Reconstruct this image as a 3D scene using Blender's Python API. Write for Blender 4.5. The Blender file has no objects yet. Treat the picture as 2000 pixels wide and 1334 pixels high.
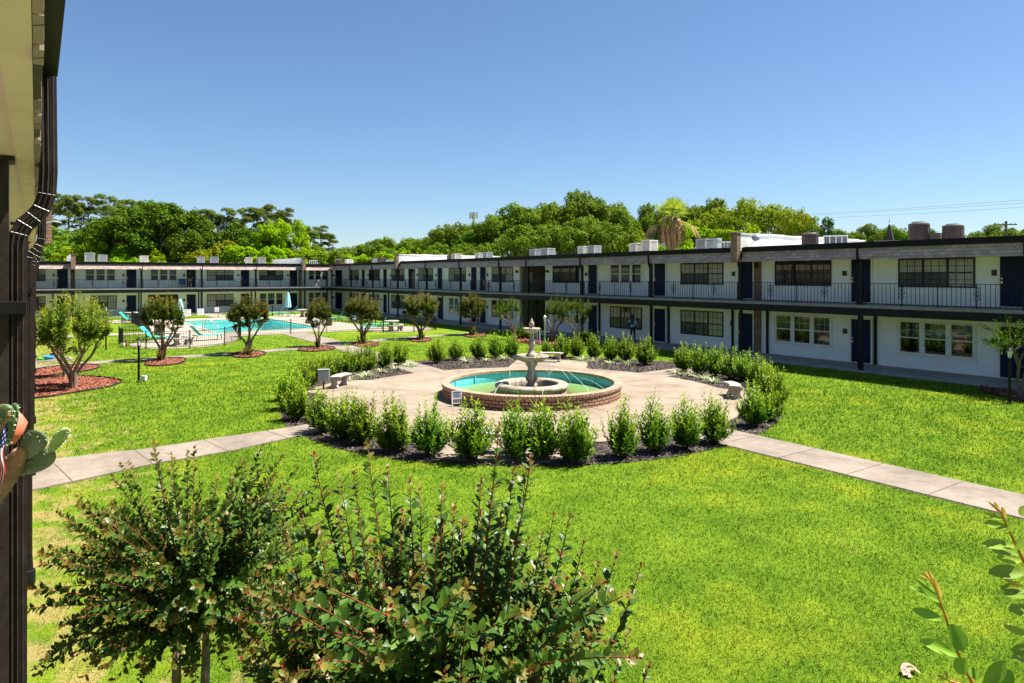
import bpy, bmesh, math, random
import numpy as np
from mathutils import Vector, Matrix

sc = bpy.context.scene
COL = sc.collection
random.seed(11)
rng = np.random.default_rng(11)
R = math.radians

# ---------------------------------------------------------------- camera
F = 1333.0                      # focal length in photo pixels (2000 wide)
EYE = 4.15
TH = math.atan(928 / 1333)
FX, FY = math.sin(TH), math.cos(TH)
RX, RY = math.cos(TH), -math.sin(TH)
cd = bpy.data.cameras.new("camera")
cam = bpy.data.objects.new("camera", cd)
COL.objects.link(cam)
cam.location = (0, 0, EYE)
cam.rotation_euler = (R(90), 0, -TH)
cd.sensor_width = 36
cd.lens = 36 * F / 2000
cd.shift_y = -(667 - 540) / 2000
cd.clip_start = 0.05
cd.clip_end = 3000
sc.camera = cam

# ---------------------------------------------------------------- sky, sun, exposure
SUN_EL, SUN_AZ = R(62), R(112)          # azimuth clockwise from +Y
sunv = Vector((math.sin(SUN_AZ) * math.cos(SUN_EL), math.cos(SUN_AZ) * math.cos(SUN_EL), math.sin(SUN_EL)))
w = bpy.data.worlds.new("World")
sc.world = w
w.use_nodes = True
wn = w.node_tree
bg = wn.nodes["Background"]
sky = wn.nodes.new("ShaderNodeTexSky")
sky.sky_type = 'NISHITA'
sky.sun_disc = False
sky.sun_elevation = SUN_EL
sky.sun_rotation = SUN_AZ
sky.altitude = 0
sky.air_density = 1.0
sky.dust_density = 0.2
sky.ozone_density = 7.0
wn.links.new(sky.outputs[0], bg.inputs[0])
bg.inputs[1].default_value = 0.051
sl = bpy.data.lights.new("sun", 'SUN')
sl.energy = 5.0
sl.angle = R(0.5)
sl.color = (1.0, 0.95, 0.86)
sun = bpy.data.objects.new("sun", sl)
COL.objects.link(sun)
sun.location = (40, -20, 60)
sun.rotation_euler = sunv.to_track_quat('Z', 'Y').to_euler()
sc.view_settings.view_transform = 'Standard'
sc.view_settings.look = 'None'
sc.view_settings.exposure = 1.5
sc.view_settings.gamma = 1
sc.cycles.use_denoising = True
sc.cycles.max_bounces = 12
sc.cycles.diffuse_bounces = 9
sc.cycles.transparent_max_bounces = 12
sc.cycles.caustics_reflective = False
sc.cycles.caustics_refractive = False

# ---------------------------------------------------------------- photo pixel -> place in the world
def ray(px):
    a = (px - 1000) / F
    return FX + a * RX, FY + a * RY
def G(px, py, z=0.0):
    d = (EYE - z) * F / (py - 540)
    rx, ry = ray(px)
    return Vector((d * rx, d * ry, z))
def onX(px, X):
    rx, ry = ray(px)
    return X / rx * ry
def onY(px, Y):
    rx, ry = ray(px)
    return Y / ry * rx
def P(px, py, d):
    rx, ry = ray(px)
    return Vector((d * rx, d * ry, EYE - (py - 540) * d / F))
def depth(x, y):
    return x * FX + y * FY

# ---------------------------------------------------------------- object helpers
def tag(o, label=None, cat=None, group=None, kind=None):
    if label: o["label"] = label
    if cat: o["category"] = cat
    if group: o["group"] = group
    if kind: o["kind"] = kind
    return o
def empty(name, loc=(0, 0, 0), rz=0.0, label=None, cat=None, group=None):
    o = bpy.data.objects.new(name, None)
    o.empty_display_size = 0.2
    COL.objects.link(o)
    o.location = loc
    o.rotation_euler = (0, 0, rz)
    return tag(o, label, cat, group)
def link(name, me, mats, parent=None, loc=None):
    o = bpy.data.objects.new(name, me)
    COL.objects.link(o)
    if mats is not None:
        for m in (mats if isinstance(mats, (list, tuple)) else [mats]):
            me.materials.append(m)
    if parent: o.parent = parent
    if loc is not None: o.location = loc
    return o
def copy_tree(o, parent=None):
    c = o.copy()
    COL.objects.link(c)
    if parent: c.parent = parent
    for ch in list(o.children):
        copy_tree(ch, c)
    return c
ORD = "first second third fourth fifth sixth seventh eighth ninth tenth eleventh twelfth thirteenth fourteenth fifteenth sixteenth seventeenth eighteenth nineteenth twentieth".split()

class MB:
    def __init__(self):
        self.v, self.f, self.m = [], [], []
    def add(self, vs, fs, mi=0):
        b = len(self.v)
        self.v += [tuple(p) for p in vs]
        self.f += [tuple(i + b for i in q) for q in fs]
        self.m += [mi] * len(fs)
        return self
    def box(self, a, b, mi=0, mat=None):
        x0, x1 = sorted((a[0], b[0])); y0, y1 = sorted((a[1], b[1])); z0, z1 = sorted((a[2], b[2]))
        vs = [Vector(p) for p in ((x0,y0,z0),(x1,y0,z0),(x1,y1,z0),(x0,y1,z0),(x0,y0,z1),(x1,y0,z1),(x1,y1,z1),(x0,y1,z1))]
        if mat: vs = [mat @ p for p in vs]
        return self.add(vs, [(0,3,2,1),(4,5,6,7),(0,1,5,4),(1,2,6,5),(2,3,7,6),(3,0,4,7)], mi)
    def tube(self, pts, r, n=8, mi=0, caps=True):
        pts = [Vector(p) for p in pts]
        k = len(pts)
        rs = r if isinstance(r, (list, tuple)) else [r] * k
        rings = []
        t0 = (pts[1] - pts[0]).normalized()
        ref = Vector((0, 0, 1)) if abs(t0.z) < 0.9 else Vector((1, 0, 0))
        nrm = t0.cross(ref).normalized()
        for i, p in enumerate(pts):
            t = (pts[min(i + 1, k - 1)] - pts[max(i - 1, 0)]).normalized()
            nrm = (nrm - t * nrm.dot(t)).normalized()
            bn = t.cross(nrm)
            rings.append([p + (nrm * math.cos(a) + bn * math.sin(a)) * rs[i] for a in (2 * math.pi * j / n for j in range(n))])
        vs = [q for ring in rings for q in ring]
        fs = [(i*n + j, i*n + (j+1) % n, (i+1)*n + (j+1) % n, (i+1)*n + j) for i in range(k - 1) for j in range(n)]
        if caps:
            fs.append(tuple(range(n))[::-1]); fs.append(tuple((k-1)*n + j for j in range(n)))
        return self.add(vs, fs, mi)
    def ribbon(self, pts, w, h, up=Vector((0, 0, 1)), mi=0):
        """rectangular pipe along pts: w across, h along up-ish"""
        pts = [Vector(p) for p in pts]
        k = len(pts); vs = []
        for i, p in enumerate(pts):
            t = (pts[min(i + 1, k - 1)] - pts[max(i - 1, 0)]).normalized()
            s = t.cross(up)
            s = s.normalized() if s.length > 1e-4 else Vector((1, 0, 0))
            u = s.cross(t).normalized()
            for a, b in ((-1,-1),(1,-1),(1,1),(-1,1)):
                vs.append(p + s * (a * w / 2) + u * (b * h / 2))
        fs = [(i*4+j, i*4+(j+1)%4, (i+1)*4+(j+1)%4, (i+1)*4+j) for i in range(k-1) for j in range(4)]
        fs += [(3,2,1,0), tuple((k-1)*4 + j for j in range(4))]
        return self.add(vs, fs, mi)
    def lathe(self, prof, c=(0, 0), n=32, mi=0):
        k = len(prof)
        vs = [(c[0] + r * math.cos(2*math.pi*j/n), c[1] + r * math.sin(2*math.pi*j/n), z) for r, z in prof for j in range(n)]
        fs = [(i*n + j, i*n + (j+1) % n, (i+1)*n + (j+1) % n, (i+1)*n + j) for i in range(k-1) for j in range(n)]
        return self.add(vs, fs, mi)
    def poly(self, pts, z, mi=0):
        a = sum(pts[i][0]*pts[(i+1)%len(pts)][1] - pts[(i+1)%len(pts)][0]*pts[i][1] for i in range(len(pts)))
        if a < 0: pts = list(pts)[::-1]
        return self.add([(p[0], p[1], z) for p in pts], [tuple(range(len(pts)))], mi)
    def prism(self, pts, z0, z1, mi=0):
        a = sum(pts[i][0]*pts[(i+1)%len(pts)][1] - pts[(i+1)%len(pts)][0]*pts[i][1] for i in range(len(pts)))
        if a < 0: pts = list(pts)[::-1]
        n = len(pts)
        vs = [(p[0], p[1], z0) for p in pts] + [(p[0], p[1], z1) for p in pts]
        fs = [tuple(range(n))[::-1], tuple(range(n, 2*n))] + [(i, (i+1)%n, n+(i+1)%n, n+i) for i in range(n)]
        return self.add(vs, fs, mi)
    def mesh(self, name, off=(0, 0, 0), smooth=False):
        me = bpy.data.meshes.new(name)
        o = Vector(off)
        me.from_pydata([tuple(Vector(p) - o) for p in self.v], [], self.f)
        me.polygons.foreach_set("material_index", self.m)
        if smooth: me.polygons.foreach_set("use_smooth", [True] * len(self.f))
        me.update()
        return me
    def build(self, name, mats, parent=None, off=(0, 0, 0), smooth=False, loc=None):
        return link(name, self.mesh(name, off, smooth), mats, parent, loc)

def sharp(o, ang=40):
    me = o.data
    bm = bmesh.new(); bm.from_mesh(me)
    for e in bm.edges:
        if len(e.link_faces) == 2 and e.calc_face_angle(0) > R(ang): e.smooth = False
    bm.to_mesh(me); bm.free()
    return o

# ---------------------------------------------------------------- numpy foliage
def rand_unit(n):
    v = rng.normal(size=(n, 3))
    return v / np.linalg.norm(v, axis=1, keepdims=True)
def unit(v):
    return v / np.maximum(np.linalg.norm(v, axis=1, keepdims=True), 1e-9)
DIAMOND = (np.array([(0,0,0),(.5,-.5,.12),(1,0,0),(.5,.5,.12)], float), np.array([(0,1,2,3)]))
OVAL = (np.array([(0,0,0),(.3,-.46,.10),(.72,-.42,.08),(1,0,-.06),(.72,.42,.08),(.3,.46,.10),(.32,0,0),(.7,0,.0)], float),
        np.array([(0,1,6,5),(1,2,7,6),(6,7,4,5),(2,3,4,7)]))
BLADE = (np.array([(0,-.5,0),(0,.5,0),(.55,.42,.05),(.55,-.42,.05),(1,.06,.3),(1,-.06,.3)], float),
         np.array([(0,1,2,3),(3,2,4,5)]))
TRI = (np.array([(0,-.5,0),(0,.5,0),(1,.15,.18),(1,-.15,.18)], float), np.array([(0,1,2,3)]))
def np_mesh(name, V, Fc, tip=None, smooth=False):
    me = bpy.data.meshes.new(name)
    k = Fc.shape[1]
    me.vertices.add(len(V)); me.vertices.foreach_set("co", np.ascontiguousarray(V, dtype=np.float32).ravel())
    me.loops.add(Fc.size); me.loops.foreach_set("vertex_index", np.ascontiguousarray(Fc, dtype=np.int32).ravel())
    me.polygons.add(len(Fc)); me.polygons.foreach_set("loop_start", np.arange(0, Fc.size, k, dtype=np.int32))
    if smooth: me.polygons.foreach_set("use_smooth", np.ones(len(Fc), dtype=bool))
    me.update(calc_edges=True)
    if tip is not None:
        at = me.attributes.new("tip", 'FLOAT', 'POINT')
        at.data.foreach_set("value", np.ascontiguousarray(tip, dtype=np.float32))
    return me
def scatter(T, Pn, U, N, L, W):
    tv, tf = T
    U = unit(U)
    S = unit(np.cross(N, U)); N2 = np.cross(U, S)
    k = len(tv); n = len(Pn)
    V = (Pn[:, None, :] + U[:, None, :] * (tv[None, :, 0, None] * L[:, None, None])
         + S[:, None, :] * (tv[None, :, 1, None] * W[:, None, None]) + N2[:, None, :] * (tv[None, :, 2, None] * L[:, None, None]))
    Fc = (tf[None] + (np.arange(n) * k)[:, None, None]).reshape(-1, tf.shape[1])
    return V.reshape(-1, 3), Fc
def leaves(name, T, Pn, U, N, L, W, tip=None, smooth=False):
    V, Fc = scatter(T, Pn, U, N, L, W)
    return np_mesh(name, V, Fc, None if tip is None else np.repeat(tip, len(T[0])), smooth)
def inpoly(x, y, poly):
    c = np.zeros(len(x), bool)
    n = len(poly)
    for i in range(n):
        x0, y0 = poly[i][0], poly[i][1]; x1, y1 = poly[(i+1) % n][0], poly[(i+1) % n][1]
        if y0 == y1: continue
        hit = ((y0 > y) != (y1 > y)) & (x < (x1 - x0) * (y - y0) / (y1 - y0) + x0)
        c ^= hit
    return c

# ---------------------------------------------------------------- materials
def nodes(name):
    m = bpy.data.materials.new(name)
    m.use_nodes = True
    t = m.node_tree
    b = t.nodes["Principled BSDF"]
    return m, t, b
def N_(t, kind, **kw):
    n = t.nodes.new(kind)
    for k, v in kw.items():
        setattr(n, k, v)
    return n
def noise(t, vec, scale, detail=4, rough=.6):
    n = N_(t, "ShaderNodeTexNoise")
    n.inputs["Scale"].default_value = scale
    n.inputs["Detail"].default_value = detail
    n.inputs["Roughness"].default_value = rough
    if vec: t.links.new(vec, n.inputs["Vector"])
    return n.outputs["Fac"]
def ramp(t, fac, stops):
    r = N_(t, "ShaderNodeValToRGB")
    while len(r.color_ramp.elements) < len(stops): r.color_ramp.elements.new(.5)
    for e, (p, c) in zip(r.color_ramp.elements, stops):
        e.position = p; e.color = (*c, 1) if len(c) == 3 else c
    t.links.new(fac, r.inputs[0])
    return r.outputs[0]
def mix(t, fac, a, b, mode='MIX'):
    n = N_(t, "ShaderNodeMix", data_type='RGBA', blend_type=mode)
    for s, v in ((0, fac), (6, a), (7, b)):
        if isinstance(v, (int, float)): n.inputs[s].default_value = v
        elif isinstance(v, tuple): n.inputs[s].default_value = (*v, 1)
        else: t.links.new(v, n.inputs[s])
    return n.outputs[2]
def math_(t, op, a, b=None):
    n = N_(t, "ShaderNodeMath", operation=op)
    for i, v in enumerate((a, b)):
        if v is None: continue
        if isinstance(v, (int, float)): n.inputs[i].default_value = v
        else: t.links.new(v, n.inputs[i])
    return n.outputs[0]
def pos(t):
    return N_(t, "ShaderNodeNewGeometry").outputs["Position"]
def objco(t):
    return N_(t, "ShaderNodeTexCoord").outputs["Object"]
def bump(t, b, h, s=.3, d=.02):
    n = N_(t, "ShaderNodeBump")
    n.inputs["Strength"].default_value = s
    n.inputs["Distance"].default_value = d
    t.links.new(h, n.inputs["Height"])
    t.links.new(n.outputs[0], b.inputs["Normal"])
def mat(name, col, rough=.6, metal=0.0, var=.12, scale=6, bmp=0.0, bscale=40, spec=.4):
    m, t, b = nodes(name)
    p = objco(t)
    f = noise(t, p, scale, 5)
    lo = tuple(max(0, c * (1 - var)) for c in col); hi = tuple(min(1, c * (1 + var)) for c in col)
    t.links.new(ramp(t, f, [(.3, lo), (.7, hi)]), b.inputs["Base Color"])
    b.inputs["Roughness"].default_value = rough
    b.inputs["Metallic"].default_value = metal
    b.inputs["Specular IOR Level"].default_value = spec
    if bmp: bump(t, b, noise(t, p, bscale, 3), bmp)
    return m
def leafmat(name, c1, c2, tip=None, transl=.3, rough=.45, spec=.35):
    c1, c2 = (tuple(min(.8, x * 1.18) for x in c) for c in (c1, c2))
    if tip: tip = tuple(min(.8, x * 1.05) for x in tip)
    m, t, b = nodes(name)
    ri = N_(t, "ShaderNodeNewGeometry").outputs["Random Per Island"]
    c = mix(t, ri, c1, c2)
    if tip:
        a = N_(t, "ShaderNodeAttribute", attribute_name="tip")
        c = mix(t, a.outputs["Fac"], c, tip)
    oi = N_(t, "ShaderNodeObjectInfo")
    hv = N_(t, "ShaderNodeHueSaturation")
    t.links.new(c, hv.inputs["Color"])
    v = math_(t, 'MULTIPLY_ADD', oi.outputs["Random"], .35); v.node.inputs[2].default_value = .82
    t.links.new(v, hv.inputs["Value"])
    hh = math_(t, 'MULTIPLY_ADD', oi.outputs["Random"], .03); hh.node.inputs[2].default_value = .485
    t.links.new(hh, hv.inputs["Hue"])
    c = hv.outputs[0]
    t.links.new(c, b.inputs["Base Color"])
    b.inputs["Roughness"].default_value = rough
    b.inputs["Specular IOR Level"].default_value = spec
    tr = N_(t, "ShaderNodeBsdfTranslucent")
    t.links.new(mix(t, .5, c, (.55, .75, .05), 'MULTIPLY') if False else c, tr.inputs[0])
    ms = N_(t, "ShaderNodeMixShader"); ms.inputs[0].default_value = transl
    t.links.new(b.outputs[0], ms.inputs[1]); t.links.new(tr.outputs[0], ms.inputs[2])
    t.links.new(ms.outputs[0], t.nodes["Material Output"].inputs[0])
    return m
def wallco(t, src=None):
    """(x+y, z) coordinates so that courses run level on any upright axis-aligned wall"""
    s = N_(t, "ShaderNodeSeparateXYZ"); t.links.new(src or pos(t), s.inputs[0])
    c = N_(t, "ShaderNodeCombineXYZ")
    t.links.new(math_(t, 'ADD', s.outputs[0], s.outputs[1]), c.inputs[0]); t.links.new(s.outputs[2], c.inputs[1])
    return c.outputs[0]
def brickmat(name, c1, c2, mortar, bw=.21, bh=.075, ms=.012, vec='wall', R0=1.0, rough=.85, bias=0.0, bmp=.6, c3=None):
    m, t, b = nodes(name)
    if vec == 'wall': v = wallco(t)
    else:
        o = objco(t)
        s = N_(t, "ShaderNodeSeparateXYZ"); t.links.new(o, s.inputs[0])
        a = math_(t, 'ARCTAN2', s.outputs[1], s.outputs[0])
        c = N_(t, "ShaderNodeCombineXYZ")
        t.links.new(math_(t, 'MULTIPLY', a, R0), c.inputs[0])
        if vec == 'cyl': t.links.new(s.outputs[2], c.inputs[1])
        else:
            ln = N_(t, "ShaderNodeVectorMath", operation='LENGTH')
            cc = N_(t, "ShaderNodeCombineXYZ"); t.links.new(s.outputs[0], cc.inputs[0]); t.links.new(s.outputs[1], cc.inputs[1])
            t.links.new(cc.outputs[0], ln.inputs[0]); t.links.new(ln.outputs["Value"], c.inputs[1])
        v = c.outputs[0]
    br = N_(t, "ShaderNodeTexBrick", offset=.5)
    t.links.new(v, br.inputs["Vector"])
    br.inputs["Color1"].default_value = (*c1, 1); br.inputs["Color2"].default_value = (*c2, 1); br.inputs["Mortar"].default_value = (*mortar, 1)
    br.inputs["Scale"].default_value = 1; br.inputs["Brick Width"].default_value = bw; br.inputs["Row Height"].default_value = bh
    br.inputs["Mortar Size"].default_value = ms; br.inputs["Mortar Smooth"].default_value = .2; br.inputs["Bias"].default_value = bias
    n = noise(t, v, 9, 5, .65)
    c = mix(t, .55, br.outputs["Color"], ramp(t, n, [(.25, (.55,.5,.48)), (.75, (1.25,1.2,1.15))]), 'MULTIPLY')
    n2 = noise(t, v, .8, 3)
    c = mix(t, .35, c, ramp(t, n2, [(.3, (.7,.66,.64)), (.7, (1.2,1.2,1.2))]), 'MULTIPLY')
    t.links.new(c, b.inputs["Base Color"])
    b.inputs["Roughness"].default_value = rough
    b.inputs["Specular IOR Level"].default_value = .25
    h = math_(t, 'SUBTRACT', math_(t, 'MULTIPLY', n, .4), br.outputs["Fac"])
    bump(t, b, h, bmp, .01)
    return m

M = {}
def make_materials():
    M['black'] = mat("black_paint", (.008,.007,.008), .5, var=.25, scale=9, bmp=.08, bscale=60, spec=.2)
    M['blackrail'] = mat("black_iron", (.008,.008,.010), .55, var=.2, spec=.2)
    M['brownpaint'] = mat("dark_brown_paint", (.030,.021,.017), .5, var=.4, scale=14, bmp=.12, bscale=50, spec=.22)
    M['navy'] = mat("navy_door_paint", (.006,.011,.050), .5, var=.12, spec=.18)
    M['trim'] = mat("white_trim_paint", (.76,.76,.74), .5, var=.05, spec=.4)
    M['brass'] = mat("brass", (.75,.55,.22), .3, metal=1)
    M['gutter'] = mat("dark_gutter_metal", (.006,.005,.005), .5, var=.3, spec=.15)
    M['slabedge'] = mat("balcony_slab_concrete", (.22,.215,.21), .85, var=.22, scale=4, bmp=.15)
    M['white'] = mat("white_plastic", (.75,.75,.73), .45, var=.06)
    M['beige_metal'] = mat("beige_metal", (.60,.57,.49), .5, var=.12)
    M['grey_metal'] = mat("grey_metal", (.33,.34,.35), .45, var=.18)
    M['dark_fin'] = mat("dark_condenser_fins", (.07,.068,.066), .5, var=.3)
    M['brown_metal'] = mat("brown_metal", (.085,.06,.055), .5, var=.25)
    M['galv'] = mat("galvanised_metal", (.42,.43,.42), .4, metal=.5, var=.2)
    M['bark'] = mat("bark", (.17,.12,.085), .9, var=.4, scale=8, bmp=.6, bscale=25)
    M['crapebark'] = mat("smooth_crape_bark", (.185,.135,.095), .8, var=.5, scale=7, bmp=.3, bscale=18)
    M['twig'] = mat("red_twig", (.20,.045,.022), .6, var=.3)
    M['twiggreen'] = mat("shrub_stem", (.10,.07,.035), .8, var=.3)
    M['orange_stem'] = mat("orange_stem", (.42,.17,.03), .5, var=.25)
    M['teal'] = mat("teal_sling_fabric", (.03,.42,.36), .65, var=.08)
    M['bronze'] = mat("bronze_frame", (.07,.052,.04), .5, var=.2)
    M['stone'] = mat("cast_stone", (.33,.30,.26), .9, var=.3, scale=5, bmp=.4, bscale=22)
    M['skin'] = mat("skin", (.20,.10,.065), .55, var=.05)
    M['skinlight'] = mat("skin_light", (.42,.25,.18), .55, var=.05)
    M['hair'] = mat("dark_hair", (.008,.006,.006), .45, var=.2)
    M['shirtblue'] = mat("light_blue_fabric", (.38,.50,.72), .85, var=.1)
    M['jeans'] = mat("dark_navy_fabric", (.012,.016,.035), .85, var=.15)
    M['tee'] = mat("black_fabric", (.012,.012,.012), .85, var=.15)
    M['khaki'] = mat("khaki_fabric", (.34,.23,.13), .85, var=.15)
    M['sock'] = mat("white_fabric", (.75,.75,.75), .85, var=.05)
    M['bluefabric'] = mat("blue_canvas", (.02,.10,.30), .8, var=.15)
    M['wood'] = mat("warm_wood", (.32,.15,.06), .55, var=.3, scale=12)
    M['coral'] = mat("coral_plastic", (.72,.16,.09), .5, var=.1)
    M['terracotta'] = mat("terracotta", (.42,.16,.08), .8, var=.2)
    M['red'] = mat("red_glaze", (.32,.03,.025), .4, var=.1)
    M['green_plastic'] = mat("green_plastic", (.10,.55,.08), .4, var=.05)
    M['blue_plastic'] = mat("blue_plastic", (.02,.20,.52), .4, var=.05)
    M['awning'] = mat("pale_aqua_canvas", (.38,.66,.72), .8, var=.1)
    M['edging'] = mat("black_edging", (.012,.012,.012), .6, var=.2)
    M['window_black'] = mat("black_window_frame", (.010,.009,.009), .4, var=.2)
    M['frond_dead'] = leafmat("dead_palm_frond", (.16,.085,.04), (.46,.30,.17), None, .15, .8, .05)
    M['frond'] = leafmat("palm_frond", (.09,.15,.010), (.34,.36,.03), None, .4, .5, .1)

    # painted wall: off-white board and brick, faint staining
    m, t, b = nodes("off_white_painted_wall")
    v = wallco(t)
    br = N_(t, "ShaderNodeTexBrick", offset=.5); t.links.new(v, br.inputs["Vector"])
    br.inputs["Scale"].default_value = 1; br.inputs["Brick Width"].default_value = .41; br.inputs["Row Height"].default_value = .2; br.inputs["Mortar Size"].default_value = .008
    n = noise(t, v, 1.3, 5)
    t.links.new(ramp(t, n, [(.3, (.84,.84,.83)), (.65, (.90,.90,.89))]), b.inputs["Base Color"])
    b.inputs["Roughness"].default_value = .7
    h = math_(t, 'SUBTRACT', math_(t, 'MULTIPLY', noise(t, v, 30, 3), .3), br.outputs["Fac"])
    bump(t, b, h, .12, .006)
    M['wall'] = m
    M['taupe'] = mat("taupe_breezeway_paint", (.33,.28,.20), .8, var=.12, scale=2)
    M['soffit'] = mat("cream_soffit_paint", (.95,.70,.54), .7, var=.08, scale=3, bmp=.15, bscale=30)
    M['shingle'] = brickmat("weathered_shingles", (.32,.245,.22), (.49,.39,.35), (.12,.095,.085), bw=.29, bh=.135, ms=.007, bmp=.7)
    M['shingle_lit'] = M['shingle']
    M['brick'] = brickmat("mixed_red_brown_brick", (.26,.13,.085), (.36,.23,.16), (.17,.15,.13))
    M['roofing'] = mat("gravel_roofing", (.45,.44,.42), .95, var=.3, scale=2, bmp=.4)
    M['parapet'] = mat("white_coated_parapet", (.78,.77,.74), .7, var=.07, scale=1.5, bmp=.3, bscale=3)
    M['fbrick'] = brickmat("fountain_brick", (.33,.175,.108), (.46,.285,.195), (.055,.035,.028), bw=.235, bh=.105, ms=.017, vec='cyl', R0=3.1, bmp=.9)
    M['fcope'] = brickmat("fountain_coping_brick", (.36,.235,.165), (.45,.32,.235), (.13,.085,.06), bw=.118, bh=2.0, ms=.013, vec='rad', R0=3.1, bmp=.4)

    # curtains and glass
    def pane(name, base, rough, curtain=0.0, spec=.6):
        m, t, b = nodes(name)
        v = wallco(t)
        if curtain:
            wv = N_(t, "ShaderNodeTexWave"); wv.inputs["Scale"].default_value = 3.2; wv.inputs["Distortion"].default_value = 2.5
            t.links.new(v, wv.inputs["Vector"])
            f = math_(t, 'ADD', math_(t, 'MULTIPLY', wv.outputs["Fac"], .35), math_(t, 'MULTIPLY', noise(t, v, 1.1, 3), .9))
            c = ramp(t, f, [(.35, tuple(x * .45 for x in base)), (.85, base)])
        else:
            c = ramp(t, noise(t, v, 1.6, 3), [(.35, tuple(x * .5 for x in base)), (.75, base)])
        t.links.new(c, b.inputs["Base Color"])
        b.inputs["Roughness"].default_value = rough
        b.inputs["Specular IOR Level"].default_value = spec
        b.inputs["Coat Weight"].default_value = .5; b.inputs["Coat Roughness"].default_value = .02
        bump(t, b, noise(t, v, 1.2, 1), .04, .02)
        return m
    M['pane_curtain'] = pane("glass_over_pale_curtain", (.46,.44,.37), .25, 1)
    M['pane_screen'] = pane("insect_screen_over_curtain", (.10,.10,.10), .6, 1, .25)
    M['pane_dark'] = pane("dark_window_glass", (.020,.016,.014), .03, 0, .8)
    M['pane_green'] = pane("clear_window_glass", (.030,.060,.050), .02, 0, .5)
    M['pane_far'] = pane('reflection_tinted_glass', (.045,.075,.070), .3, 0, .15); M['pane_fardark'] = pane('dull_dark_glass', (.022,.022,.024), .3, 0, .12)  # dulled far-wing glass, greenish reflection put into the base colour
    M['plaque'] = mat("brown_number_plaque", (.055,.025,.015), .5, var=.5, scale=45)

    # lawn
    def lawnmat(name, blade):
        m, t, b = nodes(name)
        p = pos(t)
        big = noise(t, p, .16, 4, .55); mid = noise(t, p, .9, 4, .6); fine = noise(t, p, 14, 4, .7); tiny = noise(t, p, 70, 2, .7)
        g = ramp(t, math_(t, 'ADD', math_(t, 'MULTIPLY', mid, .55), math_(t, 'MULTIPLY', fine, .45)),
                 [(.30, (.050,.110,.010)), (.48, (.118,.208,.015)), (.64, (.195,.290,.024))])
        yel = ramp(t, math_(t, 'ADD', math_(t, 'MULTIPLY', big, .6), math_(t, 'MULTIPLY', mid, .4)), [(.50, (0,0,0)), (.62, (1,1,1))])
        g = mix(t, math_(t, 'MULTIPLY', yel, .55), g, (.25,.28,.018))
        # worn, straw-coloured patches along the near wing
        s = N_(t, "ShaderNodeSeparateXYZ"); t.links.new(p, s.inputs[0])
        edge = N_(t, "ShaderNodeMapRange"); t.links.new(s.outputs[0], edge.inputs[0])
        edge.inputs[1].default_value = 5.0; edge.inputs[2].default_value = -0.3
        dry = ramp(t, math_(t, 'ADD', math_(t, 'MULTIPLY', noise(t, p, 1.7, 5, .65), .8), math_(t, 'MULTIPLY', edge.outputs[0], .26)), [(.58, (0,0,0)), (.70, (1,1,1))])
        g = mix(t, math_(t, 'MULTIPLY', dry, .75), g, (.38,.28,.12))
        spots = ramp(t, noise(t, p, 1.15, 6, .7), [(.66, (0,0,0)), (.74, (1,1,1))])
        g = mix(t, math_(t, 'MULTIPLY', spots, .55), g, (.34,.24,.09))
        clover = ramp(t, noise(t, p, .75, 5, .7), [(.28, (1,1,1)), (.36, (0,0,0))])
        g = mix(t, math_(t, 'MULTIPLY', clover, .5), g, (.075,.19,.025))
        if blade:
            ri = N_(t, "ShaderNodeNewGeometry").outputs["Random Per Island"]
            g = mix(t, 1.0, g, ramp(t, ri, [(0, (.32,.40,.40)), (.5, (.98,1.0,.9)), (1, (1.85,1.65,1.6))]), 'MULTIPLY')
        else:
            g = mix(t, .7, g, ramp(t, tiny, [(.3, (.45,.5,.4)), (.7, (1.25,1.2,1.1))]), 'MULTIPLY')
        t.links.new(g, b.inputs["Base Color"])
        b.inputs["Roughness"].default_value = .6 if blade else .9
        b.inputs["Specular IOR Level"].default_value = .08 if blade else .02
        if blade:
            tr = N_(t, "ShaderNodeBsdfTranslucent"); t.links.new(g, tr.inputs[0])
            ms = N_(t, "ShaderNodeMixShader"); ms.inputs[0].default_value = .35
            t.links.new(b.outputs[0], ms.inputs[1]); t.links.new(tr.outputs[0], ms.inputs[2])
            t.links.new(ms.outputs[0], t.nodes["Material Output"].inputs[0])
        else:
            bump(t, b, math_(t, 'ADD', fine, math_(t, 'MULTIPLY', tiny, .7)), .8, .05)
        return m
    M['lawn'] = lawnmat("lawn", False)
    M['blade'] = lawnmat("grass_blades", True)

    def concrete(name, c, stain, sc_=1.0):
        if name != 'walkway_concrete': c, stain = tuple(x * .76 for x in c), tuple(x * .76 for x in stain)
        m, t, b = nodes(name)
        p = pos(t)
        a = noise(t, p, .55 * sc_, 6, .65); f = noise(t, p, 45, 3, .7); s2 = noise(t, p, 2.3 * sc_, 5, .7)
        col = ramp(t, a, [(.32, stain), (.60, c)])
        col = mix(t, .5, col, ramp(t, s2, [(.3, (.62,.60,.58)), (.6, (1.08,1.07,1.05))]), 'MULTIPLY')
        col = mix(t, .5, col, ramp(t, f, [(.3, (.78,.78,.78)), (.7, (1.15,1.15,1.15))]), 'MULTIPLY')
        t.links.new(col, b.inputs["Base Color"])
        b.inputs["Roughness"].default_value = .9
        b.inputs["Specular IOR Level"].default_value = .2
        bump(t, b, f, .25, .01)
        return m
    M['plaza'] = concrete("tan_concrete", (.375,.300,.225), (.245,.188,.135))
    M['path'] = concrete("grey_tan_concrete", (.33,.275,.225), (.22,.18,.145), 1.5)
    M['deck'] = concrete("pale_pool_deck", (.47,.40,.32), (.38,.32,.25))
    M['slab'] = concrete("walkway_concrete", (.38,.36,.345), (.27,.255,.24))
    M['joint'] = mat("dark_joint", (.10,.075,.055), .95, var=.3)
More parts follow.
